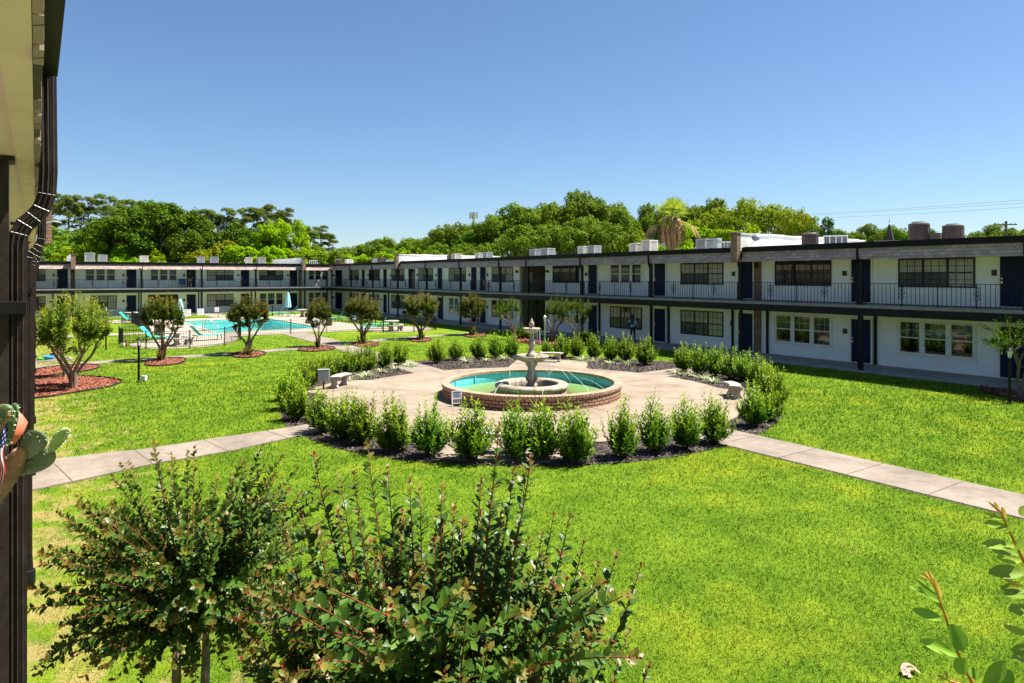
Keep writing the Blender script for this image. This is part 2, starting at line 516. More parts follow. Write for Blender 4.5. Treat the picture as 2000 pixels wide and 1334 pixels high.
    def mulch(name, a, b_):
        m, t, b = nodes(name)
        p = pos(t)
        f = noise(t, p, 22, 5, .75)
        t.links.new(ramp(t, f, [(.32, a), (.68, b_)]), b.inputs["Base Color"])
        b.inputs["Roughness"].default_value = .95
        bump(t, b, f, 1.0, .05)
        return m
    M['mulch'] = mulch("dark_mulch", (.014,.010,.008), (.085,.062,.05))
    M['redmulch'] = mulch("red_mulch", (.13,.028,.012), (.40,.11,.05))
    def chip(name, a, b_):
        m, t, b = nodes(name)
        ri = N_(t, "ShaderNodeNewGeometry").outputs["Random Per Island"]
        t.links.new(ramp(t, ri, [(0, a), (1, b_)]), b.inputs["Base Color"])
        b.inputs["Roughness"].default_value = .9
        return m
    M['chip'] = chip("dark_bark_chip", (.012,.009,.008), (.16,.12,.10))
    M['redchip'] = chip("red_bark_chip", (.11,.03,.018), (.38,.15,.09))

    # water: see-through sheet with a mirror-like skin
    def water(name, tint, scale, strength, ior=1.12):
        m = bpy.data.materials.new(name); m.use_nodes = True
        t = m.node_tree; t.nodes.clear()
        out = N_(t, "ShaderNodeOutputMaterial")
        tr = N_(t, "ShaderNodeBsdfTransparent"); tr.inputs[0].default_value = (*tint, 1)
        gl = N_(t, "ShaderNodeBsdfGlossy"); gl.inputs["Roughness"].default_value = .02
        fr = N_(t, "ShaderNodeFresnel"); fr.inputs[0].default_value = ior
        bp = N_(t, "ShaderNodeBump"); bp.inputs["Strength"].default_value = strength; bp.inputs["Distance"].default_value = .05
        t.links.new(noise(t, pos(t), scale, 3), bp.inputs["Height"])
        t.links.new(bp.outputs[0], gl.inputs["Normal"]); t.links.new(bp.outputs[0], fr.inputs["Normal"])
        ms = N_(t, "ShaderNodeMixShader")
        t.links.new(fr.outputs[0], ms.inputs[0]); t.links.new(tr.outputs[0], ms.inputs[1]); t.links.new(gl.outputs[0], ms.inputs[2])
        t.links.new(ms.outputs[0], out.inputs[0])
        return m
    M['poolwater'] = water("pool_water", (.50,.94,.92), 3, .2)
    M['fountwater'] = water("fountain_water", (.90,.97,.90), 5, .3)
    M['foam'] = water("churned_water", (.80,.86,.86), 25, .9)
    M['poolshell'] = mat("aqua_plaster", (.62,.84,.84), .7, var=.06)
    M['linerpaint'] = mat("turquoise_liner_paint", (.12,.50,.60), .6, var=.12)
    m, t, b = nodes("algae_floor")
    p = objco(t)
    ln = N_(t, "ShaderNodeVectorMath", operation='LENGTH'); t.links.new(p, ln.inputs[0])
    f = math_(t, 'ADD', ln.outputs["Value"], math_(t, 'MULTIPLY', math_(t, 'SUBTRACT', noise(t, p, 3, 4), .5), .5))
    t.links.new(ramp(t, math_(t, 'DIVIDE', f, 3.0), [(.42, (.07,.05,.012)), (.49, (.20,.16,.04)), (.55, (.16,.235,.065)), (.84, (.19,.30,.10)), (.95, (.17,.36,.28))]), b.inputs["Base Color"])
    M['algae'] = m
    m, t, b = nodes("jet_water")
    b.inputs["Base Color"].default_value = (.85,.9,.95,1); b.inputs["Roughness"].default_value = .15; b.inputs["Alpha"].default_value = .55
    M['jet'] = m
    # fountain stone with mineral streaks
    m, t, b = nodes("weathered_fountain_stone")
    p = objco(t)
    mp = N_(t, "ShaderNodeMapping"); mp.inputs["Scale"].default_value = (9, 9, 1.2); t.links.new(p, mp.inputs[0])
    st = noise(t, mp.outputs[0], 1.0, 4, .6); f = noise(t, p, 18, 4, .7)
    c = ramp(t, st, [(.30, (.12,.085,.052)), (.46, (.31,.24,.17)), (.70, (.47,.40,.32))])
    c = mix(t, .5, c, ramp(t, f, [(.3, (.6,.58,.55)), (.7, (1.2,1.2,1.2))]), 'MULTIPLY')
    t.links.new(c, b.inputs["Base Color"]); b.inputs["Roughness"].default_value = .7
    bump(t, b, f, .3, .01)
    M['fstone'] = m
    # foliage
    M['oak'] = leafmat("oak_leaves", (.062,.115,.008), (.155,.235,.012), None, .35, .6, .05)
    M['darkoak'] = leafmat("dark_oak_leaves", (.036,.075,.004), (.090,.150,.006), None, .3, .6, .05)
    M['pine'] = leafmat("pine_needles", (.066,.100,.016), (.135,.180,.022), None, .3, .65, .05)
    M['bright'] = leafmat("spring_green_leaves", (.13,.24,.004), (.27,.39,.006), None, .45, .6, .05)
    M['yellowleaf'] = leafmat("yellowing_leaves", (.105,.16,.006), (.25,.25,.012), None, .4, .6, .05)
    M['cedar'] = leafmat("cedar_sprays", (.022,.065,.006), (.060,.130,.010), None, .25, .6, .05)
    M['crape'] = leafmat("crape_leaves", (.032,.066,.006), (.084,.132,.009), (.22,.11,.014), .3, .5, .15)
    M['crapeyellow'] = leafmat("crape_leaves_yellow", (.062,.115,.008), (.175,.235,.014), (.30,.23,.02), .38, .5, .12)
    M['shrubleaf'] = leafmat("shrub_leaves", (.038,.098,.006), (.105,.198,.010), (.34,.46,.014), .32, .5, .12)
    M['nearleaf'] = leafmat("near_crape_leaves", (.026,.068,.010), (.085,.150,.016), (.20,.12,.022), .28, .40, .26)
    M['bud'] = leafmat("red_buds", (.17,.02,.010), (.36,.06,.016), None, .2)
    M['bigleaf'] = leafmat("sapling_leaves", (.14,.26,.025), (.27,.40,.045), (.50,.36,.06), .5, .4, .25)
    M['liriope'] = leafmat("variegated_blades", (.16,.24,.08), (.50,.52,.30), None, .25)
    M['cactus'] = None
    m, t, b = nodes("prickly_pear_skin")
    p = objco(t)
    vo = N_(t, "ShaderNodeTexVoronoi"); vo.inputs["Scale"].default_value = 62; t.links.new(p, vo.inputs["Vector"])
    spot = ramp(t, vo.outputs["Distance"], [(.16, (1,1,1)), (.24, (0,0,0))])
    c = mix(t, math_(t, 'MULTIPLY', spot, .75), ramp(t, noise(t, p, 12, 4), [(.3, (.055,.095,.03)), (.7, (.13,.19,.07))]), (.03,.035,.015))
    t.links.new(c, b.inputs["Base Color"]); b.inputs["Roughness"].default_value = .5
    M['cactus'] = m
    M['cactusyoung'] = mat("young_cactus_pad", (.26,.36,.12), .5, var=.2, scale=30)
    M['cactusold'] = mat("corky_cactus_stem", (.26,.15,.07), .8, var=.4, scale=20, bmp=.4)
make_materials()

# ================================================================ ground
XR, XE = 31.6, 29.2         # long wing: wall plane, balcony edge plane
YF, YE = 83.0, 80.3         # far wing: wall plane, balcony edge plane
ZS, ZB = 0.10, 2.92         # walkway slab top, balcony floor top
PX0, PX1, PY0, PY1 = 10.8, 18.7, 53.5, 69.0   # swimming pool
def st(o): return tag(o, kind='structure')
b = MB()
BIG = 900
b.poly([(-BIG, -BIG), (BIG, -BIG), (BIG, PY0), (-BIG, PY0)], 0)
b.poly([(-BIG, PY1), (BIG, PY1), (BIG, BIG), (-BIG, BIG)], 0)
b.poly([(-BIG, PY0), (PX0, PY0), (PX0, PY1), (-BIG, PY1)], 0)
b.poly([(PX1, PY0), (BIG, PY0), (BIG, PY1), (PX1, PY1)], 0)
st(b.build("ground", M['lawn']))

def gp(*pts): return [G(x, y) for x, y in pts]
def smooth_poly(pts, it=2):
    pts = [Vector((p[0], p[1])) for p in pts]
    for _ in range(it):
        q = []
        for i in range(len(pts)):
            a, c = pts[i], pts[(i + 1) % len(pts)]
            q += [a * .75 + c * .25, a * .25 + c * .75]
        pts = q
    return pts
PC = Vector((14.2, 19.2))       # fountain centre
FC = (14.2, 19.2)
solid = []                      # outlines where no grass grows
# mulch ring round the plaza (outline read off the photograph)
ring = smooth_poly(gp((545,795),(556,835),(600,856),(650,875),(720,890),(800,901),(900,908),(1000,911),(1100,911),(1200,906),(1300,896),(1370,883),(1432,868),
                      (1500,842),(1527,815),(1530,775),(1522,742),(1490,722),(1440,713),(1390,709),(1340,708),(1290,706),(1230,703),(1160,699),(1080,696),(1000,696),
                      (930,698),(870,700),(835,704),(790,708),(740,712),(690,719),(640,729),(590,748),(560,772)), 2)
b = MB(); b.poly(ring, .008)
tag(b.build("mulch_bed", M['mulch']), kind='structure')
solid.append(ring)
# plaza with four bench pads
def circ(c, r, n=64, a0=0): return [(c[0] + r * math.cos(a0 + 2*math.pi*i/n), c[1] + r * math.sin(a0 + 2*math.pi*i/n)) for i in range(n)]
BENCH = [(G(663, 757), 'left'), (G(1434, 777), 'right'), (G(1076, 708), 'back'), (G(968, 886), 'front')]
b = MB()
plz = []
angs = [(math.atan2(p.y - FC[1], p.x - FC[0]), (Vector((p.x, p.y)) - PC).length + .75) for p, _ in BENCH]
for i in range(180):
    a = 2 * math.pi * i / 180
    r = 7.05
    for ba, br_ in angs:
        dlt = abs((a - ba + math.pi) % (2 * math.pi) - math.pi)
        wgt = max(0, min(1, (.26 - dlt) / .10)); wgt = wgt * wgt * (3 - 2 * wgt)
        r = max(r, 7.05 + (br_ - 7.05) * wgt)
    plz.append((FC[0] + r * math.cos(a), FC[1] + r * math.sin(a)))
b.prism(plz, -.05, .040)
for a in range(0, 360, 45):
    if a % 90 == 0: a += 1
    ca, sa = math.cos(R(a)), math.sin(R(a))
    q = [(FC[0] + ca*r - sa*s, FC[1] + sa*r + ca*s) for r, s in ((3.2,-.008),(7.0,-.008),(7.0,.008),(3.2,.008))]
    b.poly(q, .044, 1)
ringj = circ(FC, 5.6, 96)
st(b.build("plaza", [M['plaza'], M['joint']]))
solid.append(plz)

def strip(name, pts, m, z=.020, joint=1.6, w=None):
    """path along a centre line of (x, y, width)"""
    L, Rr = [], []
    k = len(pts)
    for i, p in enumerate(pts):
        t = Vector((pts[min(i+1,k-1)][0] - pts[max(i-1,0)][0], pts[min(i+1,k-1)][1] - pts[max(i-1,0)][1])).normalized()
        n = Vector((-t.y, t.x)); c = Vector((p[0], p[1])); h = p[2] / 2
        L.append(c + n * h); Rr.append(c - n * h)
    bb = MB()
    out = L + Rr[::-1]
    bb.prism(out, -.05, z)
    acc = .7
    for i in range(k - 1):
        a, c = Vector(pts[i][:2]), Vector(pts[i+1][:2])
        ln = (c - a).length; t = (c - a) / ln; n = Vector((-t.y, t.x))
        while acc < ln:
            q = a + t * acc; h = (pts[i][2] + (pts[i+1][2] - pts[i][2]) * acc / ln) / 2 - .02
            bb.poly([q + n*h - t*.012, q + n*h + t*.012, q - n*h + t*.012, q - n*h - t*.012], z + .003, 1)
            acc += joint
        acc -= ln
    for S_, sg in ((L, 1), (Rr, -1)):      # bare soil line where the edger has run
        nn = [(S_[i] - Vector(pts[i][:2])).normalized() for i in range(k)]
        for i in range(k - 1):
            bb.poly([S_[i], S_[i+1], S_[i+1] + nn[i+1] * .045, S_[i] + nn[i] * .045], .006, 1)
    solid.append([(p.x + n_.x*.03, p.y + n_.y*.03) for p, n_ in zip(out, [(L[i] - Vector(pts[i][:2])).normalized() for i in range(k)] + [(Rr[i] - Vector(pts[i][:2])).normalized() for i in range(k)][::-1])])
    return st(bb.build(name, [m, M['joint']]))
def cline(up, lo, n=10):
    """centre line between an upper and a lower pixel edge"""
    def samp(e, f):
        d = [0]
        for i in range(1, len(e)): d.append(d[-1] + (e[i] - e[i-1]).length)
        s = f * d[-1]
        for i in range(1, len(e)):
            if s <= d[i] + 1e-6: return e[i-1].lerp(e[i], (s - d[i-1]) / max(d[i] - d[i-1], 1e-6))
        return e[-1]
    U, Lo = [G(*p) for p in up], [G(*p) for p in lo]
    res = []
    for i in range(n):
        a, c = samp(U, i/(n-1)), samp(Lo, i/(n-1))
        res.append(((a.x+c.x)/2, (a.y+c.y)/2, (a - c).length))
    return res
# path from the plaza to the near wing
c1 = cline([(40,906),(140,893),(300,876),(430,855),(560,837),(640,822)], [(40,962),(100,950),(300,906),(430,886),(600,848),(680,834)])
strip("path", c1, M['path'])
strip("path", [(14.65, 13.2, 1.5), (14.62, 9, 1.5), (14.6, 5, 1.5), (14.6, -8, 1.5)], M['path'])
strip("path", [(13.9, 25.5, 1.5), (14.2, 29, 1.5), (14.5, 34, 1.5), (14.9, 39.2, 1.5)], M['path'])
strip("path", [(20.6, 20.2, 1.4), (24.5, 20.3, 1.4), (XE + .02, 20.3, 1.4)], M['path'])
trans = [(-.2, 37.9, 1.15)] + [((lambda g: (g.x, g.y, 1.15))(G(x, y))) for x, y in ((200,707.5),(300,701),(400,694.5),(500,687.5),(600,679.5),(680,671),(760,663),(840,657),(920,651.5))] + [(XE + .02, 45.2, 1.15)]
strip("path", trans, M['path'], z=.016)
strip("path", [(15.0, 40.3, 1.7), (15.2, 45, 1.7), (15.3, 50.4, 1.7)], M['path'], z=.024)
strip("path", [(-.2, 56.2, 1.7), (7.1, 56.2, 1.7)], M['deck'])
strip("path", [(15.5, 72.9, 1.7), (15.5, YE - .02, 1.7)], M['deck'])
strip("path", [(5.2, 44.6, .35), (5.4, 44.7, .35)], M['deck'])

# pool deck, frame of four slabs and corner pads
b = MB()
DX0, DX1, DY0, DY1 = 7.1, 22.6, 49.6, 72.6
Z = .028
b.prism([(DX0, DY0), (DX1, DY0), (DX1, PY0), (DX0, PY0)], -.05, Z)
b.prism([(DX0, PY1), (DX1, PY1), (DX1, DY1), (DX0, DY1)], -.05, Z)
b.prism([(DX0, PY0), (PX0, PY0), (PX0, PY1), (DX0, PY1)], -.05, Z)
b.prism([(PX1, PY0), (DX1, PY0), (DX1, PY1), (PX1, PY1)], -.05, Z)
padA = smooth_poly([(5.0,48.6),(4.4,46.2),(5.2,43.9),(7.2,42.9),(9.2,43.9),(10.6,46.0),(11.4,DY0+.01),(9.0,DY0+.4),(DX0,DY0+.3)], 1)
padB = smooth_poly([(20.2,DY0+.2),(21.0,47.0),(23.0,46.0),(25.2,46.8),(26.0,49.2),(25.0,51.6),(DX1-.2,52.0)], 1)
padC = smooth_poly([(DX0+.2,70),(5.2,69.4),(4.2,71.2),(4.6,73.6),(7,74.6),(9,73.6),(9.5,72.4)], 1)
padD = smooth_poly([(20.2,72.4),(20.8,74.2),(22.8,74.9),(24.8,73.6),(25.2,71.2),(24,69.2),(DX1-.2,69.5)], 1)
for i, q in enumerate((padA, padB, padC, padD)):
    b.prism(q, -.05, Z - .004)
    solid.append([(p.x, p.y) for p in q])
solid.append([(DX0, DY0), (DX1, DY0), (DX1, DY1), (DX0, DY1)])
st(b.build("pool_deck", M['deck']))
b = MB()      # coping lip
for x0, y0, x1, y1 in ((PX0-.25, PY0-.25, PX1+.25, PY0+.06), (PX0-.25, PY1-.06, PX1+.25, PY1+.25), (PX0-.25, PY0+.06, PX0+.06, PY1-.06), (PX1-.06, PY0+.06, PX1+.25, PY1-.06)):
    b.box((x0, y0, -.04), (x1, y1, .058))
pool = empty("swimming_pool", ((PX0+PX1)/2, (PY0+PY1)/2, 0), 0, "rectangular swimming pool of clear turquoise water in a pale fenced deck", "swimming pool")
off = pool.location
b.build("coping", M['deck'], pool, off)
b = MB()
b.poly([(PX0, PY0), (PX1, PY0), (PX1, PY1), (PX0, PY1)], -1.5)
for x0, y0, x1, y1 in ((PX0, PY0, PX1, PY0), (PX1, PY0, PX1, PY1), (PX1, PY1, PX0, PY1), (PX0, PY1, PX0, PY0)):
    b.add([(x0, y0, -1.5), (x1, y1, -1.5), (x1, y1, -.04), (x0, y0, -.04)], [(0, 1, 2, 3)])
b.box((PX0+.05, PY1-.9, -1.5), (PX0+2.2, PY1-.05, -.5)); b.box((PX0+.05, PY1-1.4, -1.5), (PX0+2.6, PY1-.9, -.9))
b.build("basin", M['poolshell'], pool, off)
b = MB(); b.poly([(PX0+.001, PY0+.001), (PX1-.001, PY0+.001), (PX1-.001, PY1-.001), (PX0+.001, PY1-.001)], -.10)
st(b.build("pool_water", M['poolwater']))
for dy in (-.35, .35):
    b = MB()
    x, y = PX0 + 1.0, PY0 - .0
    b.tube([(PX0 - .55, 55.3 + dy, .03), (PX0 - .5, 55.3 + dy, .72), (PX0 - .25, 55.3 + dy, .92), (PX0 + .05, 55.3 + dy, .80), (PX0 + .42, 55.3 + dy, .15), (PX0 + .5, 55.3 + dy, -.55)], .028, 8)
    b.build("ladder_rail", M['galv'], pool, off, True)
for dy in (-.35, .35):
    b = MB()
    b.tube([(PX1 + .6, 56.2 + dy, .03), (PX1 + .5, 56.2 + dy, .75), (PX1 + .2, 56.2 + dy, .9), (PX1 - .35, 56.2 + dy, .35), (PX1 - .9, 56.2 + dy, -.15)], .028, 8)
    b.build("ladder_rail", M['galv'], pool, off, True)

# walkway slabs of the wings
b = MB()
b.box((XE - .02, -6, -.05), (XR, YF, ZS)); b.box((-.05, YE, -.05), (XE - .025, YF, ZS)); b.box((-2.6, -6, -.05), (-.46, YF, ZS))
st(b.build("walkway", M['slab']))
solid += [[(XE - .03, -6), (40, -6), (40, 90), (XE - .03, 90)], [(-3, YE), (32, YE), (32, 95), (-3, 95)], [(-3, -6), (-.04, -6), (-.04, 83), (-3, 83)], circ(FC, 3.2)]

# red mulch rings under the lawn trees
redrings = [
    gp((40,786),(40,760),(66,741),(100,737),(150,735),(196,737),(222,741),(240,744),(232,751),(205,759),(150,767),(100,776),(66,779)),
    gp((40,738),(44,728),(70,722),(110,716),(150,713),(190,713),(197,718),(180,724),(140,729),(90,736)),
    gp((280,712),(292,706),(318,700.5),(350,699),(364,702),(362,708),(340,713.5),(310,716),(290,715.5)),
    gp((446,694),(462,689),(490,686),(512,687),(521,691),(512,696),(490,699.5),(462,699.5)),
    gp((578,684),(592,680),(620,676.5),(645,676.5),(657,680),(648,684.5),(620,687.5),(592,687.5)),
    gp((684,673),(700,669),(718,667.5),(738,670),(742,675),(725,679),(700,678.5)),
    gp((799,664.5),(810,661),(830,660),(843,662),(842,666),(825,669),(806,668.5)),
    gp((902,655),(912,652.5),(930,652),(948,653.5),(951,657),(938,660),(912,659.5)),
    gp((1908,758),(1935,752),(2000,752),(2060,757),(2060,790),(2000,786),(1960,776),(1925,768)),
    gp((990,662),(1020,656),(1100,660),(1165,668),(1170,676),(1090,676),(1010,670))]
for q in redrings:
    q = smooth_poly(q, 2)
    bb = MB(); bb.poly(q, .012)
    k = len(q)
    pts3 = [(p.x, p.y, .02) for p in q] + [(q[0].x, q[0].y, .02)]
    st(bb.build("mulch_ring", M['redmulch']))
    e = MB(); e.ribbon(pts3, .03, .10)
    st(e.build("lawn_edging", M['edging']))
    solid.append([(p.x, p.y) for p in q])

def chips(name, polys, dens, m, z, size, holes=()):
    Ps = []
    for q in polys:
        xs = [p[0] for p in q]; ys = [p[1] for p in q]
        n = int((max(xs)-min(xs)) * (max(ys)-min(ys)) * dens)
        x = rng.uniform(min(xs), max(xs), n); y = rng.uniform(min(ys), max(ys), n)
        ok = inpoly(x, y, q)
        for h in holes: ok &= ~inpoly(x, y, h)
        Ps.append(np.stack([x[ok], y[ok], np.full(ok.sum(), z)], 1))
    Pn = np.concatenate(Ps); n = len(Pn)
    Pn[:, 2] += rng.uniform(0, .02, n)
    U = rand_unit(n); U[:, 2] *= .35
    Nn = rand_unit(n) * .5 + np.array([0, 0, 1])
    me = leaves(name, DIAMOND, Pn, U, Nn, rng.uniform(.6, 1.6, n) * size, rng.uniform(.3, .8, n) * size)
    tag(link(name, me, m), kind='stuff')
chips("bark_chips", [[(p.x, p.y) for p in ring]], 260, M['chip'], .012, .075, [plz] + solid[2:6])
chips("red_bark_chips", [[(p[0], p[1]) for p in smooth_poly(q, 1)] for q in redrings], 230, M['redchip'], .016, .085)

# grass: dense near the camera, thinning with distance, nothing on paths and beds
def grass(n):
    d = np.concatenate([rng.uniform(2.5, 8, int(n * .26)), 8 * np.exp(rng.uniform(0, math.log(48/8), int(n * .74)))])
    lat = rng.uniform(-1.0, 1.0, len(d)) * d
    x = d * FX + lat * RX; y = d * FY + lat * RY
    ok = (x > 0) & (x < XE) & (y < YE)
    for q in solid: ok &= ~inpoly(x, y, q)
    # worn ground along the near wing
    thin = (np.clip((2.2 - x) / 2.2, 0, 1) * .6)
    ok &= rng.uniform(0, 1, len(x)) > thin
    x, y, d = x[ok], y[ok], d[ok]; n = len(x)
    Pn = np.stack([x, y, np.full(n, -.004)], 1)
    U = rand_unit(n) * .85 + np.array([0, 0, .9])
    Nn = rand_unit(n)
    sc_ = np.clip(d / 10, .75, 2.4)
    L = rng.uniform(.03, .075, n) * np.clip(d / 14, .9, 1.5)
    W = rng.uniform(.006, .013, n) * sc_
    me = leaves("grass", TRI, Pn, U, Nn, L, W)
    tag(link("grass", me, M['blade']), kind='stuff')
grass(580000)

# ================================================================ buildings
class Wing:
    """local (s along the wall, t out from the wall, z) -> world"""
    def __init__(self, fn, root): self.fn, self.root, self.far = fn, root, False
    def box(self, b, s0, t0, z0, s1, t1, z1, mi=0): return b.box(self.fn(s0, t0, z0), self.fn(s1, t1, z1), mi)
    def out(self, b, name, mats, parent=None, smooth=False):
        return b.build(name, mats, parent or self.root, self.root.location, smooth)
def door(W, s0, s1, z0, z1, handle='a'):
    fr = MB()
    W.box(fr, s0 - .09, 0, z0, s0, .06, z1 + .09); W.box(fr, s1, 0, z0, s1 + .09, .06, z1 + .09); W.box(fr, s0, 0, z1, s1, .06, z1 + .09)
    W.box(fr, s0 - .09, 0, z0 - .002, s1 + .09, .075, z0 + .035)
    b = MB()
    W.box(b, s0, 0, z0 + .035, s1, .025, z1)
    wd = (s1 - s0)
    for cx in (.29, .71):
        for a, c in ((.06, .26), (.31, .60), (.66, .94)):
            zz0, zz1 = z1 - (z1 - z0) * c, z1 - (z1 - z0) * a
            W.box(b, s0 + wd * (cx - .17), .024, zz0, s0 + wd * (cx + .17), .032, zz1)
            W.box(b, s0 + wd * (cx - .13), .030, zz0 + .035, s0 + wd * (cx + .13), .040, zz1 - .035)
    d = W.out(b, "door", M['navy'])
    W.out(fr, "door_frame", M['trim'], d)
    h = MB(); hs = s0 + .07 if handle == 'a' else s1 - .07
    W.box(h, hs - .03, .03, z0 + .95, hs + .03, .085, z0 + 1.05); W.box(h, hs - .025, .03, z0 + 1.12, hs + .025, .065, z0 + 1.18)
    W.out(h, "handle", M['brass'], d)
def plaque(W, s, z, w=.2, h=.24):
    b = MB(); W.box(b, s - w/2, .0, z - h/2, s + w/2, .05, z + h/2)
    for k in range(3): W.box(b, s - w*.28 + k*w*.2, .049, z - h*.2, s - w*.18 + k*w*.2, .056, z + h*.2)
    W.out(b, "number_plaque", M['plaque'])
def window_black(W, s0, s1, z0, z1, style):
    """three sashes side by side, black muntins"""
    fr = MB(); n = 3
    W.box(fr, s0, 0, z0, s1, .05, z0 + .06); W.box(fr, s0, 0, z1 - .06, s1, .05, z1)
    W.box(fr, s0, 0, z0 + .06, s0 + .06, .05, z1 - .06); W.box(fr, s1 - .06, 0, z0 + .06, s1, .05, z1 - .06)
    zm = (z0 + z1) / 2
    iw = (s1 - s0 - .12) / n
    for k in range(n):
        a = s0 + .06 + k * iw; c = a + iw
        if k: W.box(fr, a - .045, .0, z0 + .06, a + .045, .055, z1 - .06)
        W.box(fr, a + .045, .018, zm - .03, c - .045, .048, zm + .03)
        for q in (1, 2):
            x = a + iw * q / 3
            W.box(fr, x - .011, .018, z0 + .06, x + .011, .034, z1 - .06)
        for q in (.5,):
            for lo, hi in ((z0 + .06, zm - .03), (zm + .03, z1 - .06)):
                z = lo + (hi - lo) * q
                W.box(fr, a + .045, .018, z - .011, c - .045, .033, z + .011)
    f = W.out(fr, "window", M['window_black'])
    for k in range(n):
        a = s0 + .06 + k * iw
        up, lo = {'light': ('pane_curtain', 'pane_screen' if (k + int(s0)) % 3 else 'pane_curtain'), 'dark': ('pane_dark', 'pane_dark'), 'mixed': ('pane_curtain' if k != 1 else 'pane_green', 'pane_screen')}[style]
        for mt, zz0, zz1 in ((lo, z0 + .05, zm), (up, zm, z1 - .05)):
            b = MB(); W.box(b, a + .0, .004, zz0, a + iw, .020, zz1)
            W.out(b, "pane", M[mt], f)
def window_white(W, s0, s1, z0, z1, n=3):
    fr = MB()
    T = .09
    W.box(fr, s0, 0, z0, s1, .045, z0 + T); W.box(fr, s0, 0, z1 - T, s1, .045, z1)
    W.box(fr, s0 - .03, 0, z0 - .03, s1 + .03, .07, z0)
    iw = (s1 - s0) / n
    for k in range(n + 1):
        x = s0 + k * iw
        h = .16 if 0 < k < n else .11
        x0 = x if k == 0 else (x - h if k == n else x - h/2)
        W.box(fr, x0, 0, z0 + T, x0 + h, .045, z1 - T)
    zm = (z0 + z1) / 2
    ps = []
    for k in range(n):
        a = s0 + k * iw + (.11 if k == 0 else .08); c = s0 + (k+1) * iw - (.11 if k == n-1 else .08)
        W.box(fr, a, .008, zm - .025, c, .04, zm + .025)
        for x in (a, c - .035): W.box(fr, x, .008, z0 + T, x + .035, .036, z1 - T)
        W.box(fr, a, .008, z0 + T, c, .036, z0 + T + .03); 
        # thin grid of the upper sash
        for q in (1, 2):
            x = a + (c - a) * q / 3; W.box(fr, x - .005, .011, zm + .025, x + .005, .014, z1 - T)
        z = (zm + z1 - T) / 2; W.box(fr, a, .011, z - .005, c, .014, z + .005)
        ps.append((a, c))
    f = W.out(fr, "window", M['trim'])
    for a, c in ps:
        for mt, zz0, zz1 in ((('pane_fardark', z0 + T, zm), ('pane_far', zm, z1 - T)) if W.far else (('pane_dark', z0 + T, zm), ('pane_green', zm, z1 - T))):
            b = MB(); W.box(b, a, .002, zz0, c, .010, zz1)
            W.out(b, "pane", M[mt], f)
def railing(W, s0, s1, t, z, orn=(.27, .73), mats=None):
    b = MB()
    W.box(b, s0, t - .02, z + .92, s1, t + .02, z + .945)
    W.box(b, s0, t - .012, z + .06, s1, t + .012, z + .085)
    n = max(2, int(round((s1 - s0) / .165)))
    for i in range(1, n):
        s = s0 + (s1 - s0) * i / n
        W.box(b, s - .008, t - .008, z + .085, s + .008, t + .008, z + .92)
    for q in (.02, .5, .98):
        s = s0 + (s1 - s0) * q
        W.box(b, s - .016, t - .016, z - .12, s + .016, t + .016, z + .93)
    r = W.out(b, "railing", M['blackrail'])
    for q in orn:
        s = s0 + (s1 - s0) * q
        o = MB()
        W.box(o, s - .015, t - .014, z - .12, s + .015, t + .014, z + .92)
        for sg in (-1, 1):
            pts = [W.fn(s + sg * x, t, z + zz) for x, zz in ((.01,.30),(.09,.34),(.10,.40),(.05,.42),(.04,.47),(.11,.50),(.13,.56),(.11,.62),(.04,.65),(.05,.70),(.10,.72),(.09,.78),(.01,.82))]
            o.tube(pts, .012, 5)
            o.tube([W.fn(s + sg * x, t, z + zz) for x, zz in ((.02,.5),(.07,.52),(.07,.58),(.03,.6))], .010, 5)
        W.out(o, "scroll_ornament", M['blackrail'], r)
def post(W, s, t, z0, z1, w=.13):
    b = MB(); W.box(b, s - w/2, t - w/2, z0, s + w/2, t + w/2, z1)
    W.box(b, s - w/2 - .03, t - w/2 - .03, z0 - .001, s + w/2 + .03, t + w/2 + .03, z0 + .03)
    W.out(b, "post", M['black'])
def downspout(W, s, tg, tp, zg, zf, zbot):
    b = MB()
    pts = [(s, tg, zg), (s, tg, zf + .12), (s, tg - .01, zf + .02), (s, tg - .06, zf - .09), (s, tp + .06, zf - .16), (s, tp + .01, zf - .24), (s, tp, zf - .36), (s, tp, zbot)]
    pts = [W.fn(*p) for p in pts]
    b.ribbon(pts, .085, .065, up=Vector(W.fn(1, 0, 0)) - Vector(W.fn(0, 0, 0)))
    W.out(b, "downspout", M['gutter'])
def fascia(W, s0, s1, te, z0, z1, zt, tilt=.2):
    b = MB()
    n = 1
    vs = [W.fn(s0, te, z0), W.fn(s1, te, z0), W.fn(s1, te - tilt, z1), W.fn(s0, te - tilt, z1),
          W.fn(s0, te - .12, z0), W.fn(s1, te - .12, z0), W.fn(s1, te - tilt - .1, z1), W.fn(s0, te - tilt - .1, z1)]
    fs = [(0,1,2,3), (4,7,6,5), (0,4,5,1), (3,2,6,7), (0,3,7,4), (1,5,6,2)]
    b.add(vs, fs)
    W.out(b, "shingled_fascia", M['shingle'])
    g = MB()
    W.box(g, s0, te - tilt + .002, z1 - .01, s1, te - tilt + .12, zt)
    W.box(g, s0, te - tilt + .12, z1 + .05, s1, te - tilt + .14, zt + .004)
    W.out(g, "gutter", M['gutter'])
    s = MB(); W.box(s, s0, te - tilt - .55, zt - .02, s1, te - tilt, zt + .05)
    W.out(s, "roof_edge", M['brownpaint'])
ZF0, ZF1, ZFT = 4.90, 5.40, 5.60
